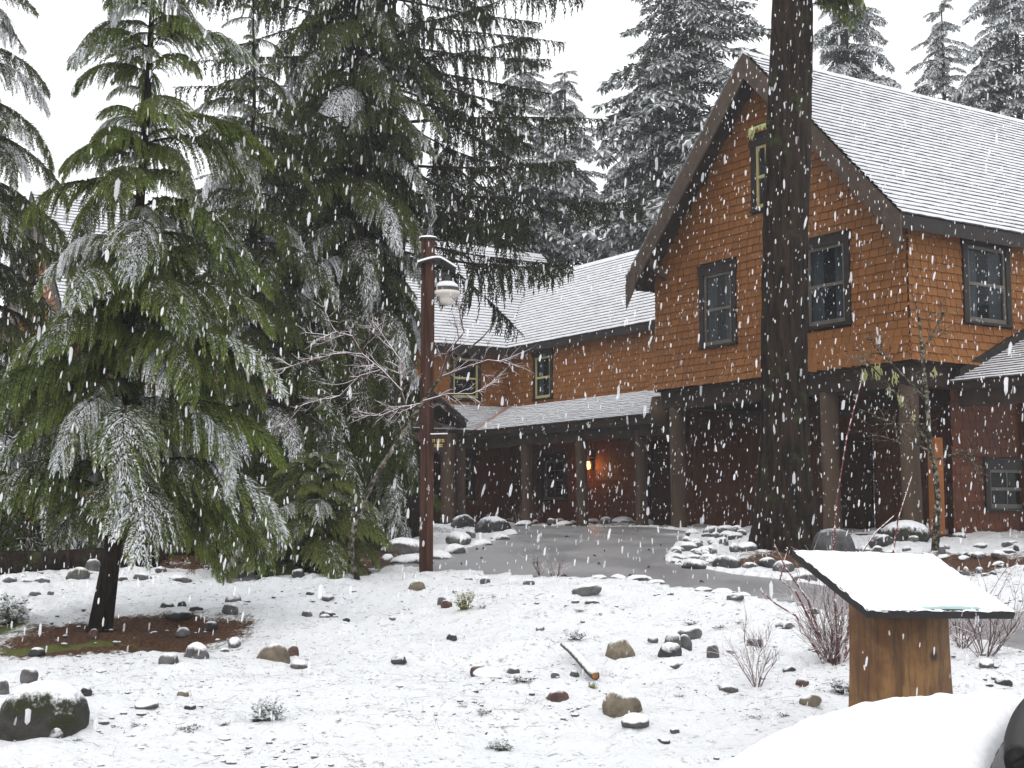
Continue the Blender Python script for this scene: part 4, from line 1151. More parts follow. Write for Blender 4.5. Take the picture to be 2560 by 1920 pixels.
# small board on the post
M['letter'] = mat_simple('yellow_letters', (.62, .46, .10), .6, .3, .1, 20, bump=0)
M['board_brown'] = mat_simple('brown_board', (.03, .012, .010), .6, .3, .3, 10)
nb = empty('notice_board', b + Vector((.17, -.16, lz(1113))), math.radians(-24)); tag(nb, 'small dark brown board with two rows of yellow lettering on the lamp post', 'sign')
MB().box((-.11, -.015, -.115), (.115, .015, .12)).build('board', M['board_brown'], nb, bevel=.004)
MB().box((-.14, .015, -.10), (.0, .09, .10)).build('bracket', M['board_brown'], nb)
MB().box((-.115, -.02, .1205), (.12, .02, .135)).build('snow_cap', M['snow'], nb)
rr = random.Random(2)
for row, (z, x0, x1, nn) in enumerate(((.035, -.085, .095, 9), (-.030, -.06, .07, 7))):
    for i in range(nn):
        if (row, i) in ((0, 2), (0, 4), (1, 3)): continue
        x = x0 + (x1 - x0) * i / nn; w = (x1 - x0) / nn * .62
        mb = MB(); mb.box((x, -.0185, z - .02), (x + w * .3, -.0155, z + .02)); mb.box((x + w * .3, -.0185, z + .012), (x + w, -.0155, z + .02))
        if rr.random() < .6: mb.box((x + w * .3, -.0185, z - .02), (x + w, -.0155, z - .012))
        if rr.random() < .6: mb.box((x + w * .72, -.0185, z - .012), (x + w, -.0155, z + .012))
        mb.build('letter', M['letter'], nb)

# ------------------------------------------------------------------ interpretive sign
pa = math.radians(24); Wd, Ln, til = 1.18, .86, math.radians(24)
P0 = at(2172, 1527, 8.3)                         # near lower corner
sg_z = float(base_h(P0.x, 8.5))
e1 = Vector((math.cos(pa), math.sin(pa), -.036)).normalized()
e2 = Vector((-math.sin(pa) * math.cos(til), math.cos(pa) * math.cos(til), math.sin(til)))
e2 = (e2 - e1 * e2.dot(e1)).normalized(); e3 = e1.cross(e2)
M['black_frame'] = mat_simple('black_frame', (.011, .010, .011), .55, .35, .3, 20)
M['panel_print'] = mat_simple('panel_print', (.30, .46, .44), .4, .4, .3, 6)
t = NT('weathered_post'); c = t.coord('Object', (1, 1, .10)); cw = t.coord('Object')
f = t.noise(c, 26, 6, .7, .3); g = t.noise(cw, 2.6, 4, .6, .6); st = t.noise(t.coord('Object', (1, 1, .22)), 9, 4, .6, .2)
colr = t.mix(t.step(g, .35, .66), (.205, .110, .040), (.105, .045, .017))
colr = t.mix(t.step(st, .5, .66, 0, .7), colr, (.060, .024, .010))
colr = t.mix(t.step(f, .48, .66, 0, .75), colr, (.045, .028, .015))
t.bump(f, .3, .01)
kn = t.n('ShaderNodeVectorMath', operation='DISTANCE'); t.L.new(t.n('ShaderNodeTexCoord').outputs['Object'], kn.inputs[0]); kn.inputs[1].default_value = (.12, -.18, .62)
colr = t.mix(t.step(kn.outputs['Value'], .018, .05, .9, 0), colr, (.022, .014, .010))
M['sign_wood'] = t.set(colr, .65, .3)
sc_ = P0 + e1 * (Wd * .45) + e2 * (Ln * .47)
sign = empty('interpretive_sign', (sc_.x, sc_.y, sg_z), pa); tag(sign, 'slanted black framed display panel under snow on a thick brown wooden post', 'sign')
inv = sign.matrix_basis.inverted() if False else (Matrix.Translation((sc_.x, sc_.y, sg_z)) @ Matrix.Rotation(pa, 4, 'Z')).inverted()
def SPt(a, b_, c_): return inv @ (P0 + e1 * a + e2 * b_ + e3 * c_)
TH = .052
def sbox(a0, a1, b0, b1, c0, c1):
    vs = [SPt(a, b_, c_) for c_ in (c0, c1) for (a, b_) in ((a0, b0), (a1, b0), (a1, b1), (a0, b1))]
    return MB().add(vs, [(0,3,2,1),(4,5,6,7),(0,1,5,4),(1,2,6,5),(2,3,7,6),(3,0,4,7)])
sbox(0, Wd, 0, Ln, -TH, 0).build('panel_frame', M['black_frame'], sign, bevel=.006)
sbox(.03, Wd - .03, .03, Ln - .03, .0, .003).build('panel', M['panel_print'], sign)
# lumpy snow sheet
na, nb_ = 60, 50; A = np.linspace(0, 1, na); Bq = np.linspace(0, 1, nb_)
vs = []
for i in range(na):
    for j in range(nb_):
        a = A[i] * Wd; b_ = Bq[j] * Ln
        ed_ = min(A[i], 1 - A[i], Bq[j] * .9, 1 - Bq[j]); h = .026 * min(1, (ed_ * 9) ** .6) + float((fbm(a * 9, b_ * 9, 3) - .5) * .014 + (vnoise(a * 45, b_ * 45, 7) - .5) * .006)
        thin = max(0, 1 - abs(A[i] - .55) / .42) * max(0, 1 - abs(Bq[j] - .06) / .08)
        h = max(h - thin * .026, -.004) if .015 < ed_ else max(h, -.01)
        wa = (vnoise(a * 30, b_ * 30, 11) - .5) * .012
        vs.append(SPt(a + (wa if i in (0, na - 1) else 0), b_ + (wa if j in (0, nb_ - 1) else 0), h))
fs = [(i * nb_ + j, (i + 1) * nb_ + j, (i + 1) * nb_ + j + 1, i * nb_ + j + 1) for i in range(na - 1) for j in range(nb_ - 1)]
MB().add(vs, fs).build('snow_cover', M['snow'], sign, smooth=True)
# slab post
mb = MB(); hw_, hd = .31, .13; zs = [-.25, .0, .12, .25, .5, .8, 1.3]; wds = [1.14, 1.09, 1.055, 1.03, 1.0, .985, .985]
prof = []
for (x, y) in ((-1, -1), (-.55, -1.38), (0, -1.5), (.55, -1.38), (1, -1), (1.03, 0), (1, 1), (0, 1.1), (-1, 1), (-1.03, 0)): prof.append((x * hw_, y * hd))
for z, w in zip(zs, wds):
    for (x, y) in prof:
        zz = z
        if z == 1.3:   # top cut to the slope of the panel
            w0 = Vector((sc_.x, sc_.y, 0)) + Matrix.Rotation(pa, 3, 'Z') @ Vector((x, y, 0))
            num = (P0 - w0).dot(e3) - TH + .004; zz = num / e3.z - sg_z
        mb.v.append((x * w, y * (1 + (w - 1) * 2), zz))
n = len(prof)
for i in range(len(zs) - 1):
    for j in range(n): mb.f.append((i*n+j, i*n+(j+1) % n, (i+1)*n+(j+1) % n, (i+1)*n+j)); mb.m.append(0)
mb.build('post', M['sign_wood'], sign, smooth=False, bevel=.01)

# ------------------------------------------------------------------ parked car
hd_ = Vector((-.9, .436, 0)).normalized(); c_rot = math.atan2(hd_.y, hd_.x)
car = empty('parked_car', (1.41, 3.60, .055), c_rot); tag(car, 'parked car with its bonnet buried in fresh snow beside the display panel', 'car')
M['car_paint'] = mat_simple('car_paint', (.10, .10, .11), .25, .5, .05, 3, bump=0)
M['rubber'] = mat_simple('black_rubber', (.005, .005, .0055), .55, .25, .3, 30)
M['tyre'] = mat_simple('tyre', (.015, .015, .016), .85, .2, .2, 20)
t = NT('wet_windscreen'); c = t.coord('Object'); vo = t.n('ShaderNodeTexVoronoi'); t.L.new(c, vo.inputs['Vector']); vo.inputs['Scale'].default_value = 95
dr = t.step(vo.outputs['Distance'], .22, .36, 1, 0)
t.bump(dr, .6, .01)
M['wet_glass'] = t.set(t.mix(dr, t.mix(t.noise(c, 12, 3), (.10, .045, .04), (.32, .24, .24)), (.75, .73, .74)), .12, .6)
def half(x): return .84 - .10 * max(0, (x - .45) / .55) ** 2
# lower body side profile extruded in stations along x
prof_x = [-3.15, -3.05, -2.6, -1.6, -.6, -.1, .15, .5, .80, .96, 1.02]
top_z = [.62, .95, .98, .97, .96, .96, .955, .90, .82, .70, .52]
mb = MB(); sec = 10
for x, zt in zip(prof_x, top_z):
    w = half(x) * (.93 if x < -3.0 or x > 1.1 else 1)
    ring = [(-w * .9, .24), (-w, .36), (-w * 1.0, .62), (-w * .96, zt - .10), (-w * .80, zt - .015), (w * .80, zt - .015), (w * .96, zt - .10), (w, .62), (w, .36), (w * .9, .24)]
    mb.v += [(x, y, z if z < zt else zt) for y, z in ring]
for i in range(len(prof_x) - 1):
    for j in range(sec): mb.f.append((i*sec+j, (i+1)*sec+j, (i+1)*sec+(j+1) % sec, i*sec+(j+1) % sec)); mb.m.append(0)
mb.f.append(tuple(range(sec))); mb.m.append(0); mb.f.append(tuple((len(prof_x)-1)*sec + j for j in range(sec))[::-1]); mb.m.append(0)
mb.build('body', M['car_paint'], car, smooth=False, bevel=.03)
def bow(y): return .05 * (1 - (y / .8) ** 2)
# windscreen, roof, side glass
mb = MB(); ny = 16
for i in range(ny + 1):
    y = -.72 + 1.44 * i / ny
    mb.v += [(bow(y) - .06, y, 1.00), (-.66 + .3 * bow(y), y * .86, 1.46)]
for i in range(ny): mb.f.append((2*i, 2*i+2, 2*i+3, 2*i+1)); mb.m.append(0)
mb.build('windscreen', M['wet_glass'], car, smooth=True)
pts = [(bow(y) + .0, y, 1.025) for y in np.linspace(-.78, .78, 25)]
MB().tube(pts, .029, 12).build('windscreen_seal', M['rubber'], car, smooth=True)
for sg_ in (-1, 1):
    MB().tube([(0.0, sg_ * .78, 1.0), (-.35, sg_ * .70, 1.27), (-.70, sg_ * .64, 1.48)], [.028, .026, .026], 10).build('pillar', M['rubber'], car, smooth=True)
    MB().extrude([(-.12, sg_ * .79, .96), (-2.3, sg_ * .79, .96), (-1.9, sg_ * .66, 1.44), (-.72, sg_ * .66, 1.46)], (0, -sg_ * .012, 0)).build('side_window', M['glass'], car)
MB().extrude([(-.64, -.64, 1.46), (-1.95, -.64, 1.45), (-1.95, .64, 1.45), (-.64, .64, 1.46)], (0, 0, .05)).build('roof', M['car_paint'], car, bevel=.02)
MB().extrude([(-1.96, -.62, 1.45), (-2.55, -.70, .98), (-2.55, .70, .98), (-1.96, .62, 1.45)], (0.02, 0, .03)).build('rear_window', M['glass'], car)
def snow_sheet(name, x0, x1, y0, y1, zf, th, nx, ny, seed):
    vs = []
    for i in range(nx + 1):
        for j in range(ny + 1):
            u_, v_ = i / nx, j / ny; x = x0 + (x1 - x0) * u_; w = half(x) / .84; y = (y0 + (y1 - y0) * v_) * w
            if u_ < 1e-6 or x < x0 + .25: x = x + max(0, 1 - u_ * 5) * (bow(y) if zf is hoodz else 0)
            ed_ = min(u_ * 6, (1 - u_) * 5, v_ * 7, (1 - v_) * 7, 1)
            h = th * ed_ ** .5 + float((fbm(x * 5, y * 5, seed) - .5) * .03 + (vnoise(x * 30, y * 30, seed + 1) - .5) * .012) * (.4 + .6 * ed_)
            vs.append((x, y, zf(x, y) + h))
    fs = [(i*(ny+1)+j, (i+1)*(ny+1)+j, (i+1)*(ny+1)+j+1, i*(ny+1)+j+1) for i in range(nx) for j in range(ny)]
    return MB().add(vs, fs).build(name, M['snow'], car, smooth=True)
def hoodz(x, y): return float(np.interp(x, prof_x, top_z)) - .012 - .10 * max(0, (abs(y) / half(x) - .72) / .28) ** 2
snow_sheet('snow_cover', .065, .97, -.83, .83, hoodz, .075, 70, 100, 5)
snow_sheet('snow_cover', -1.93, -.70, -.62, .62, lambda x, y: 1.49, .07, 40, 40, 15)
for x in (.48, -2.35):
    for sg_ in (-1, 1):
        mb = MB(); mb.lathe([(.10, -.10), (.29, -.10), (.32, -.06), (.32, .06), (.29, .10), (.10, .10)], 28)
        mb.v = [(v[0] + x, v[2] + sg_ * .74, v[1] + .32) for v in mb.v]
        w = mb.build('wheel', M['tyre'], car, smooth=True)
        mb = MB(); mb.lathe([(0, .075), (.06, .08), (.19, .085), (.20, .05)], 20); mb.v = [(v[0] + x, (v[2] + .02) * sg_ + sg_ * .74, v[1] + .32) for v in mb.v]
        mb.build('rim', M['metal_dark'], w, smooth=True)
for sg_ in (-1, 1):
    MB().extrude([(.97, sg_ * .48, .60), (.94, sg_ * .72, .60), (.92, sg_ * .72, .70), (.95, sg_ * .48, .70)], (.03, 0, 0)).build('headlight', M['lamp_white'], car, bevel=.008)
    MB().box((-.30, sg_ * .84, .98), (-.16, sg_ * 1.02, 1.10)).build('mirror', M['rubber'], car, bevel=.03)

# ------------------------------------------------------------------ stones
def rock_mesh(seed, ang=.5):
    bm = bmesh.new(); bmesh.ops.create_icosphere(bm, subdivisions=3, radius=1.0)
    r = np.random.RandomState(seed); P = np.array([v.co[:] for v in bm.verts])
    for k in range(7):                                    # flattened facets
        n = r.normal(0, 1, 3); n /= np.linalg.norm(n); d = r.uniform(.62, .92)
        ex = P @ n - d; P = P - np.where(ex > 0, ex * ang, 0)[:, None] * n
    for f, a in ((1.6, .10), (3.4, .05), (8.0, .018)):
        k = r.normal(0, f, (5, 3)); ph = r.uniform(0, 6.28, 5)
        P = P * (1 + a * np.sin(P @ k.T + ph).mean(1) * 2)[:, None]
    P[:, 2] = np.where(P[:, 2] < -.45, -.45 + (P[:, 2] + .45) * .3, P[:, 2])
    for v, p in zip(bm.verts, P): v.co = p
    me = bpy.data.meshes.new('stone'); bm.to_mesh(me); bm.free()
    me.polygons.foreach_set('use_smooth', [True] * len(me.polygons))
    return me
RM = {}
TW = {'snowy': 'snow covered', 'grey': 'bare grey', 'dark': 'dark wet'}
LANDMARKS = [((1450,1670),'the fallen log'),((680,1655),'the large rounded tan stone'),((1065,1434),'the lamp post'),((2260,1800),'the display panel'),((245,1578),'the young hemlock'),
             ((2088,1672),'the red twig shrub'),((97,1858),'the large mossy boulder'),((1160,1530),'the yellow green lichen clump'),((668,1800),'the round evergreen tuft'),((1558,1783),'the biggest blocky brown stone'),
             ((785,1428),'the small bushy fir'),((1250,1858),'the lone dark green tuft'),((1850,1470),'the narrow part of the path'),((1892,1724),'the small sparse twig plant'),((1464,1494),'the near path edge')]
def landmark(x, y): return min(LANDMARKS, key=lambda q: (q[0][0] - x) ** 2 + (2.2 * (q[0][1] - y)) ** 2)[1]
def rock(x, y, w, h, tone, label=None, group=None, cat='stone', name='stone', sink=.0):
    P = ground_pt(x, y); k = P.y / F_PX
    seed = rnd.randint(0, 7); key = (seed, tone)
    if key not in RM:
        me = rock_mesh(seed, .75 if tone in ('dark', 'tan', 'red') else .5); me.materials.append(ROCK[tone]); RM[key] = me
    W_, H_ = w * k, h * k
    o = link(name, RM[key]); sx = W_ / 1.9; sz = max(H_ / 1.18, sx * .5); dy = sx * rnd.uniform(.7, .95)
    o.scale = (sx, dy, sz)
    gzz = top_h(P.x, P.y + dy * .8) if not in_poly(np.array([P.x]), np.array([P.y]), pp)[0] else P.z
    o.location = (P.x, P.y + dy * .85, gzz + sz * (.24 - sink))
    o.rotation_euler = (rnd.uniform(-.15, .15), rnd.uniform(-.15, .15), rnd.choice((0, 3.14)) + rnd.uniform(-.35, .35))
    tag(o, label, cat, group)
    return o
named = [
 (78,1862,215,122,'mossy','large dark mossy boulder with a thick ragged snow cap','boulder'),
 (680,1655,78,44,'tan','rounded tan stone, large, with a small reddish stone tucked behind it','stone'),
 (731,1636,28,20,'red','small reddish stone tucked behind a rounded tan stone','stone'),
 (1558,1783,95,64,'tan','biggest blocky brown stone with snow on one shoulder','stone'),
 (1550,1657,82,55,'tan','rounded tan stone lying just past the end of the fallen log','stone'),
 (1392,1737,56,32,'red','reddish brown stone with rounded snow cap below the fallen log','stone'),
 (2093,1387,108,64,'smooth','big smooth grey boulder behind the top of the display panel','boulder'),
 (2279,1356,124,46,'mossy','wide mossy boulder with snowy top at the foot of the thin lichen tree','boulder'),
 (2209,1364,60,30,'dark','dark low boulder between the smooth and the mossy boulder','boulder'),
 (1155,1325,76,38,'dark','dark boulder with snowy top at the path bend, paired with a peaked one','boulder'),
 (1233,1334,92,52,'dark','peaked dark boulder with a long snowy flank at the path bend','boulder'),
 (439,1556,66,24,'dark','flat black wet stone slab lying on the brown litter','stone'),
 (66,1729,44,32,'grey','upright grey stone beside the large mossy boulder','stone'),
 (1116,1521,30,20,'red','small reddish stone beside a yellow green lichen clump','stone'),
 (1820,1424,74,32,'dark','long dark boulder edging the path below the big trunk','boulder'),
]
for (x, y, w, h, tn, lab, ct) in named: rock(x, y, w, h, tn, lab, None, ct, 'boulder' if ct == 'boulder' else 'stone')
LAB = {'grey': ('small grey stone with thin snow', 'grey stones scattered over the snowy ground'),
       'dark': ('small dark wet stone on the ground', 'dark stones scattered over the ground'),
       'tan': ('small tan stone poking out of the snow', 'tan stones scattered over the snowy ground'),
       'red': ('small reddish stone poking out of the snow', 'reddish stones scattered over the snowy ground'),
       'snowy': ('small stone almost buried under snow', 'snow buried stones on the snowy ground')}
small = [(579,1505,41,24,'grey'),(570,1548,39,22,'grey'),(416,1520,37,20,'dark'),(453,1519,20,16,'dark'),(488,1536,40,14,'dark'),(521,1573,37,17,'dark'),(453,1593,39,21,'grey'),
 (746,1659,46,22,'snowy'),(416,1678,54,33,'grey'),(486,1668,60,32,'snowy'),(583,1620,31,22,'snowy'),(82,1490,31,17,'grey'),(124,1496,16,9,'grey'),(766,1533,29,20,'grey'),(818,1531,40,18,'dark'),
 (811,1541,25,12,'grey'),(743,1451,33,18,'dark'),(816,1498,35,11,'grey'),(772,1492,20,10,'snowy'),(4,1746,30,36,'grey'),(212,1764,32,24,'dark'),(455,1745,31,14,'tan'),(472,1789,31,12,'dark'),
 (358,1789,60,20,'snowy'),(128,1862,44,28,'snowy'),(1042,1486,41,22,'tan'),(1213,1468,28,16,'grey'),(1171,1453,20,11,'grey'),(1322,1476,28,14,'grey'),(1105,1515,24,20,'grey'),(1464,1494,80,20,'grey'),
 (1482,1509,40,14,'snowy'),(1130,1603,29,18,'dark'),(998,1645,39,20,'dark'),(1196,1669,41,28,'red'),(1223,1688,74,26,'snowy'),(1283,1665,31,24,'grey'),(1388,1692,24,14,'grey'),(1437,1682,26,18,'grey'),
 (1589,1822,70,28,'snowy'),(1659,1853,40,14,'dark'),(1688,1834,24,12,'grey'),(1676,1645,62,34,'dark'),(1684,1620,44,30,'grey'),(1633,1610,28,12,'grey'),(1690,1667,50,20,'snowy'),(865,1573,18,10,'dark'),
 (1727,1591,56,28,'grey'),(1712,1618,35,36,'grey'),(1785,1665,32,30,'grey'),(1830,1651,30,14,'grey'),(1890,1622,40,26,'dark'),(1966,1579,44,22,'grey'),(2036,1542,35,20,'dark'),(1842,1513,44,14,'grey'),
 (1810,1494,58,20,'snowy'),(1824,1735,44,18,'grey'),(1976,1684,32,16,'dark'),(2030,1770,50,24,'tan'),(2007,1727,36,24,'red'),(2514,1706,40,18,'dark'),(2470,1676,36,18,'snowy'),(560,1640,20,10,'snowy'),
 (640,1800,24,9,'grey'),(250,1700,26,12,'snowy'),(560,1860,30,10,'snowy'),(1180,1760,24,9,'snowy'),(980,1560,18,9,'snowy'),(1350,1590,22,10,'grey'),(1500,1590,26,12,'snowy'),(231,1604,24,14,'red'),(85,1640,40,18,'dark')]
for (x, y, w, h, tn) in small: rock(x, y, w, h, tn, LAB[tn][0] + ' near ' + landmark(x, y), LAB[tn][1])
EL, EG = ' stone in the row lining the asphalt path', 'stones lining the asphalt path'
edge = [(1134,1387,54,28),(1099,1400,72,26),(1200,1366,62,20),(1145,1356,62,26),(1176,1344,28,22),(1250,1352,46,20),(1013,1410,76,18),(967,1399,30,18),(1000,1380,110,36),(1060,1412,50,20),(1276,1338,40,14),
        (1877,1424,38,20),(1922,1430,46,20),(1962,1438,52,26),(2019,1457,58,20),(1739,1424,60,22),(1690,1408,30,16),(1672,1402,26,14),(1550,1450,46,12),(1600,1456,60,14),(1640,1463,44,12),(1760,1482,44,14),(1860,1500,50,14),(1500,1450,40,10)]
for i, (x, y, w, h) in enumerate(edge):
    tn = 'snowy' if i < 11 or i > 17 else ('dark' if i % 3 == 0 else 'grey')
    rock(x, y, w, h, tn, TW[tn] + EL + (' by the lamp post' if i < 11 else ' below the big trunk' if i < 18 else ' on the near lawn side'), EG)
rr = random.Random(77)
PL, PG = ' cobble in the pile beside the big trunk', 'cobbles piled beside the big trunk'
for i in range(34):
    u_ = rr.random(); y = rr.uniform(1328, 1402); x0 = np.interp(y, [1328, 1345, 1375, 1402], [1722, 1738, 1684, 1672]); x = x0 + u_ * (1880 - x0) * rr.uniform(.3, 1)
    tn = rr.choice(('snowy', 'grey', 'grey', 'snowy')); rock(x, y, rr.uniform(22, 50), rr.uniform(12, 22), tn, TW[tn] + PL, PG)
BL, BG = ' stone in the bed along the porch', 'stones in the bed along the porch'
for i in range(34): tn = rr.choice(('snowy', 'snowy', 'grey')); rock(rr.uniform(1262, 1700), rr.uniform(1309.5, 1316), rr.uniform(20, 46), rr.uniform(9, 20), tn, TW[tn] + BL, BG)
RL, RG = ' small stone strewn among leaf litter beyond the display panel', 'stones strewn beyond the display panel'
for i in range(46): tn = rr.choice(('snowy', 'grey', 'dark', 'grey')); rock(rr.uniform(2130, 2600), rr.uniform(1345, 1440), rr.uniform(14, 40), rr.uniform(8, 18), tn, TW[tn] + RL, RG)
WL, WG = 'grey stone at the dark wood edge behind the young hemlock', 'stones at the dark wood edge'
for (x, y, w, h) in ((97,1453,40,18),(190,1451,52,22),(229,1430,40,30),(352,1449,50,16),(447,1449,52,20),(62,1453,32,14),(206,1425,26,26),(300,1447,30,14),(20,1452,34,16),(400,1440,30,14)): rock(x, y, w, h, 'grey', WL, WG)

# ------------------------------------------------------------------ logs, clumps, litter
M['log_bark'] = mat_snowy('snowy_log', (.07, .06, .05), .15, .6, .35)
M['log_end'] = mat_simple('log_end', (.32, .14, .04), .8, .2, .3, 30)
a, b2 = ground_pt(1408, 1638), ground_pt(1488, 1700)
e = empty('fallen_log', a); tag(e, 'short snow topped fallen log with an orange cut end', 'log')
d = b2 - a; rl = .036
pts = [Vector((0, 0, .045)) + d * q + Vector((0, 0, .05 * (1 - q) + .012 * math.sin(q * 5))) for q in np.linspace(0, 1, 9)]
MB().tube(pts, [rl * .8, rl * .85, rl * .9, rl, rl, rl * 1.05, rl * 1.05, rl * 1.1, rl * 1.05], 14, wob=.14).build('bark', M['log_bark'], e, smooth=True)
MB().tube([pts[-1] + d.normalized() * .001, pts[-1] + d.normalized() * .008], [rl * .72, rl * .68], 12).build('cut_end', M['log_end'], e)
for (p, q, r, lab) in (((-60,1436),(420,1416),.16,'long dark fallen log lying along the wood edge'), ((200,1405),(700,1392),.13,'dark mossy log lying deeper in the wood')):
    A_, B_ = ground_pt(*p), ground_pt(*q); e = empty('fallen_log', A_); tag(e, lab, 'log')
    MB().tube([(B_ - A_) * s + Vector((0, 0, r * .8)) for s in np.linspace(0, 1, 8)], r, 12, wob=.15).build('bark', M['bark'], e, smooth=True)
# snowy seedlings and clumps
M['clump'] = mat_foliage('snowy_clump', (.03, .04, .018), (.10, .11, .05), .9, .35, .8, bough=(1.0, 0.0))
M['clump_lichen'] = mat_foliage('lichen_clump', (.16, .15, .05), (.34, .34, .15), .5, .6, 1.0)
def clump(px, w, h, label, mat='clump', seed=1, n=60, group=None):
    b_ = ground_pt(*px); k_ = b_.y / F_PX; r = np.random.RandomState(seed); Wm, Hm = w * k_, h * k_
    Vs, Qs, Sn, Ti = [], [], [], []; c = 0
    for i in range(n):
        a = r.rand() * 6.283; o = np.array([math.cos(a), math.sin(a), 0]) * r.rand() ** .5 * Wm * .42
        d_ = np.array([o[0] * 1.2, o[1] * 1.2, Hm * r.uniform(.35, 1.0)]); p = o * .3 + np.array([0, 0, .0])
        m = 9; ls = Wm * .14
        for j in range(m):
            q = (j + 1) / m; pos = p + d_ * q + np.array([0, 0, -.25 * Hm * q * q])
            for s in range(3):
                v = r.normal(0, 1, 3); v[2] = abs(v[2]) * .3; v /= np.linalg.norm(v); sd = np.cross(v, r.normal(0, 1, 3)); sd /= np.linalg.norm(sd)
                l = ls * r.uniform(.5, 1.1); ww = l * .28
                Vs += [pos, pos + v * l * .5 + sd * ww, pos + v * l, pos + v * l * .5 - sd * ww]; Qs.append([c, c+1, c+2, c+3]); c += 4
                Sn += [.15 + .75 * q + r.normal(0, .15)] * 4; Ti += [r.rand()] * 4
    o = link('plant_clump', np_mesh('plant_clump', np.array(Vs), np.array(Qs), [M[mat]], attrs={'snow': Sn, 'tint': Ti}))
    o.location = (b_.x, b_.y, top_h(b_.x, b_.y) - .015); tag(o, label, 'plant', group)
clump((668, 1800), 76, 72, 'round snowy evergreen tuft standing alone on the open snow', seed=3, n=70)
clump((1250, 1858), 58, 46, 'snowy dark green tuft at the near bare snow', seed=4, n=40)
clump((1160, 1530), 52, 66, 'yellow green lichen clump draped over bent twigs', 'clump_lichen', 5, 40)
clump((1205, 1534), 22, 22, 'tiny green sprig beside the yellow green lichen clump', 'clump', 6, 20)
clump((1440, 1618), 50, 30, 'snowy lichen tuft at the high end of the fallen log', seed=7, n=36)
clump((2110, 1740), 60, 46, 'snow dusted low shrub at the foot of the wooden sign post', seed=8, n=60)
clump((1482, 1712), 26, 26, 'bright green moss tuft under the cut end of the log', 'clump_lichen', 9, 24)
clump((205, 1448), 46, 40, 'yellow green leafy shrub at the dark wood edge', 'clump_lichen', 10, 40)
clump((20, 1560), 90, 110, 'dark green low bush at the litter edge', 'clump', 12, 60)
for i, (x, y, w) in enumerate(((1210,1782,44),(1250,1806,38),(850,1800,30),(930,1830,26),(1390,1880,34),(1300,1700,60),(1010,1520,40),(690,1830,24),(470,1840,60),(350,1830,50),(560,1820,30),(1800,1560,44),(1730,1545,40),(1890,1810,46),(1960,1800,40),(1450,1540,34),(180,1860,50),(960,1870,30),(1850,1560,30),(1700,1740,26))):
    clump((x, y), w, w * .34, 'low snowy sprig poking through the snow near ' + landmark(x, y), 'clump', 60 + i, 16, 'low sprigs poking through the snow')
# twigs, leaves and grass poking out of the snow: nobody could count them
r = np.random.RandomState(5); Vs, Qs, Ti = [], [], []; c = 0
for i in range(15000):
    y = 5.6 * (19.0 / 5.6) ** r.rand(); x = r.uniform(-.42, .42) * y * 1.05
    dens = float(fbm(np.array(x * .9), np.array(y * .9), 12))
    if r.rand() > (dens - .38) * 3.4: continue
    if in_poly(np.array([x]), np.array([y]), pp)[0]: continue
    z = top_h(x, y); p = np.array([x, y, z - .004]); a = r.rand() * 6.283
    kind = r.rand()
    if kind < .62: l, w, el = r.uniform(.012, .04), r.uniform(.006, .014), r.uniform(.0, .5)          # leaf bits
    elif kind < .9: l, w, el = r.uniform(.04, .13), r.uniform(.0015, .003), r.uniform(.1, 1.2)          # stalks
    else: l, w, el = r.uniform(.12, .34), r.uniform(.002, .004), r.uniform(-.02, .25)                  # twigs
    d_ = np.array([math.cos(a) * math.cos(el), math.sin(a) * math.cos(el), math.sin(el)]); sd = np.array([-math.sin(a), math.cos(a), .5]); sd /= np.linalg.norm(sd)
    n_ = 3
    for j in range(n_ + 1):
        q = j / n_; pos = p + d_ * l * q + np.array([r.normal(0, .05), r.normal(0, .05), -.35 * q * q * math.sin(max(el, 0))]) * l; ww = w * (1 - .5 * abs(q - .4))
        Vs += [pos + sd * ww * .5, pos - sd * ww * .5]; Ti += [kind] * 2
        if j: Qs.append([c + 2*j - 2, c + 2*j - 1, c + 2*j + 1, c + 2*j])
    c += 2 * (n_ + 1)
t = NT('ground_litter')
M['litter'] = t.set(t.mix(t.attr('tint'), (.045, .038, .025), (.13, .10, .07)), .9, .1)
tag(link('ground_litter', np_mesh('ground_litter', np.array(Vs), np.array(Qs), [M['litter']], attrs={'tint': Ti})), 'fallen twigs, leaf bits and dry stalks sticking out of the snow', 'litter', kind='stuff')
# half buried pebbles
r = np.random.RandomState(15)
bm = bmesh.new(); bmesh.ops.create_icosphere(bm, subdivisions=2, radius=1.0)
pv0 = np.array([v.co[:] for v in bm.verts]); pf0 = np.array([[v.index for v in f.verts] for f in bm.faces]); bm.free()
Vs, Qs = [], []; c = 0
for i in range(1500):
    y = 6.0 * (19.0 / 6.0) ** r.rand(); x = r.uniform(-.42, .42) * y * 1.05
    if r.rand() > (float(fbm(np.array(x * .7), np.array(y * .7), 22)) - .42) * 3.2 or in_poly(np.array([x]), np.array([y]), pp)[0]: continue
    rd = r.uniform(.008, .026) * (1.7 if r.rand() < .1 else 1); k_ = r.normal(0, 1.6, (3, 3)); q = pv0 * (1 + .16 * np.sin(pv0 @ k_.T + r.rand(3) * 6).mean(1))[:, None]
    Vs.append(q * rd * np.array([r.uniform(.9, 1.5), r.uniform(.8, 1.2), r.uniform(.5, .8)]) + np.array([x, y, top_h(x, y) + rd * .12])); Qs.append(pf0 + c); c += len(pv0)
tag(link('pebbles', np_mesh('pebbles', np.concatenate(Vs), np.concatenate(Qs), [ROCK['grey']], smooth=True)), 'pebbles half buried in the thin snow', 'pebbles', kind='stuff')
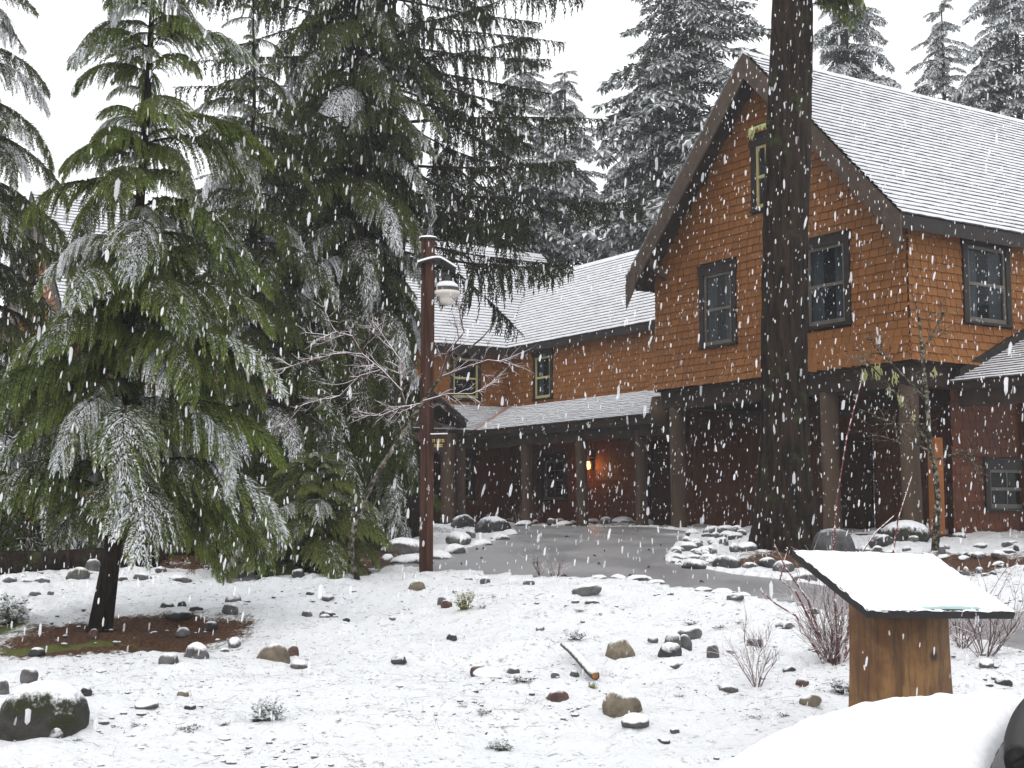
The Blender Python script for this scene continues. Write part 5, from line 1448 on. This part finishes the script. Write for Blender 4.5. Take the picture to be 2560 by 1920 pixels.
# bits of fallen twig on the path
Vs, Fs = MB(), 0
for i in range(26):
    x, y = rnd.uniform(1150, 1900), rnd.uniform(1325, 1480); p = ground_pt(x, y)
    if not in_poly(np.array([p.x]), np.array([p.y]), pp)[0]: continue
    a = rnd.random() * 6.28; l = rnd.uniform(.03, .09); p = p + Vector((0, 0, .02))
    Vs.tube([p, p + Vector((math.cos(a) * l * .5, math.sin(a) * l * .5, .02)), p + Vector((math.cos(a) * l, math.sin(a) * l, 0))], [.006, .012, .004], 5)
tag(Vs.build('leaf_litter', M['twig_wood']), 'dark leaf scraps lying on the wet path', 'litter', kind='stuff')

# ------------------------------------------------------------------ falling snow and snowy air
r = np.random.RandomState(9); n = 30000
yy = 4.0 + 26 * r.rand(n) ** .6; xx = r.uniform(-.52, .52, n) * (yy + 3)
zz = r.uniform(-.02, 1, n) * (2.2 + yy * .42)
okk = zz > base_h(xx, yy) + .05
xx, yy, zz = xx[okk], yy[okk], zz[okk]; n = len(xx)
rad = r.uniform(.0030, .0072, n) * np.where(r.rand(n) < .012, 2.0, 1.0); asp = r.uniform(2.4, 5.0, n)
ring = np.array([(math.cos(a), math.sin(a)) for a in np.arange(6) * math.pi / 3])
pr_ = np.concatenate([np.c_[ring * .85, np.full(6, -.55)], np.c_[ring * .85, np.full(6, .55)], [(0, 0, -1), (0, 0, 1)]])
oq = [(k, (k + 1) % 6, 6 + (k + 1) % 6) for k in range(6)] + [(k, 6 + (k + 1) % 6, 6 + k) for k in range(6)] + [((k + 1) % 6, k, 12) for k in range(6)] + [(6 + k, 6 + (k + 1) % 6, 13) for k in range(6)]
oq = np.array(oq)
loc = pr_[None] * (1 + r.uniform(-.28, .28, (n, 14, 1))) * rad[:, None, None]
loc[:, :, 2] *= asp[:, None]
loc[:, :, 0] += loc[:, :, 2] * r.normal(.07, .09, n)[:, None]
V = (loc + np.stack([xx, yy, zz], 1)[:, None, :]).reshape(-1, 3)
Q = (oq[None] + (np.arange(n) * 14)[:, None, None]).reshape(-1, 3)
t = NT('snowflake'); M['flake'] = t.set((.92, .93, .95), .9, .1)      # airy clumps of crystals let some of the view through
tr = t.n('ShaderNodeBsdfTransparent'); mx = t.n('ShaderNodeMixShader'); t.put(mx.inputs[0], t.attr('thickness'))
t.L.new(tr.outputs[0], mx.inputs[1]); t.L.new(t.bsdf.outputs[0], mx.inputs[2]); t.L.new(mx.outputs[0], t.out.inputs[0])
tag(link('falling_snow', np_mesh('falling_snow', V, Q, [M['flake']], attrs={'thickness': np.repeat(r.uniform(.14, .52, n), 14)}, smooth=True)), 'wet snowflakes falling through the air', 'snow', kind='stuff')
HAZE = .0010
if HAZE:
    hz = MB().box((-90, -8, -1.5), (90, 95, 32)).build('haze', [], None)
    hm = bpy.data.materials.new('snowy_air'); hm.use_nodes = True; hn = hm.node_tree.nodes; hn.clear()
    ho = hn.new('ShaderNodeOutputMaterial'); hv = hn.new('ShaderNodeVolumePrincipled')
    hv.inputs['Color'].default_value = (.93, .94, .96, 1); hv.inputs['Density'].default_value = HAZE; hv.inputs['Anisotropy'].default_value = .2
    hm.node_tree.links.new(hv.outputs[0], ho.inputs['Volume']); hz.data.materials.append(hm)
    tag(hz, 'pale air full of fine falling snow', 'haze', kind='stuff')
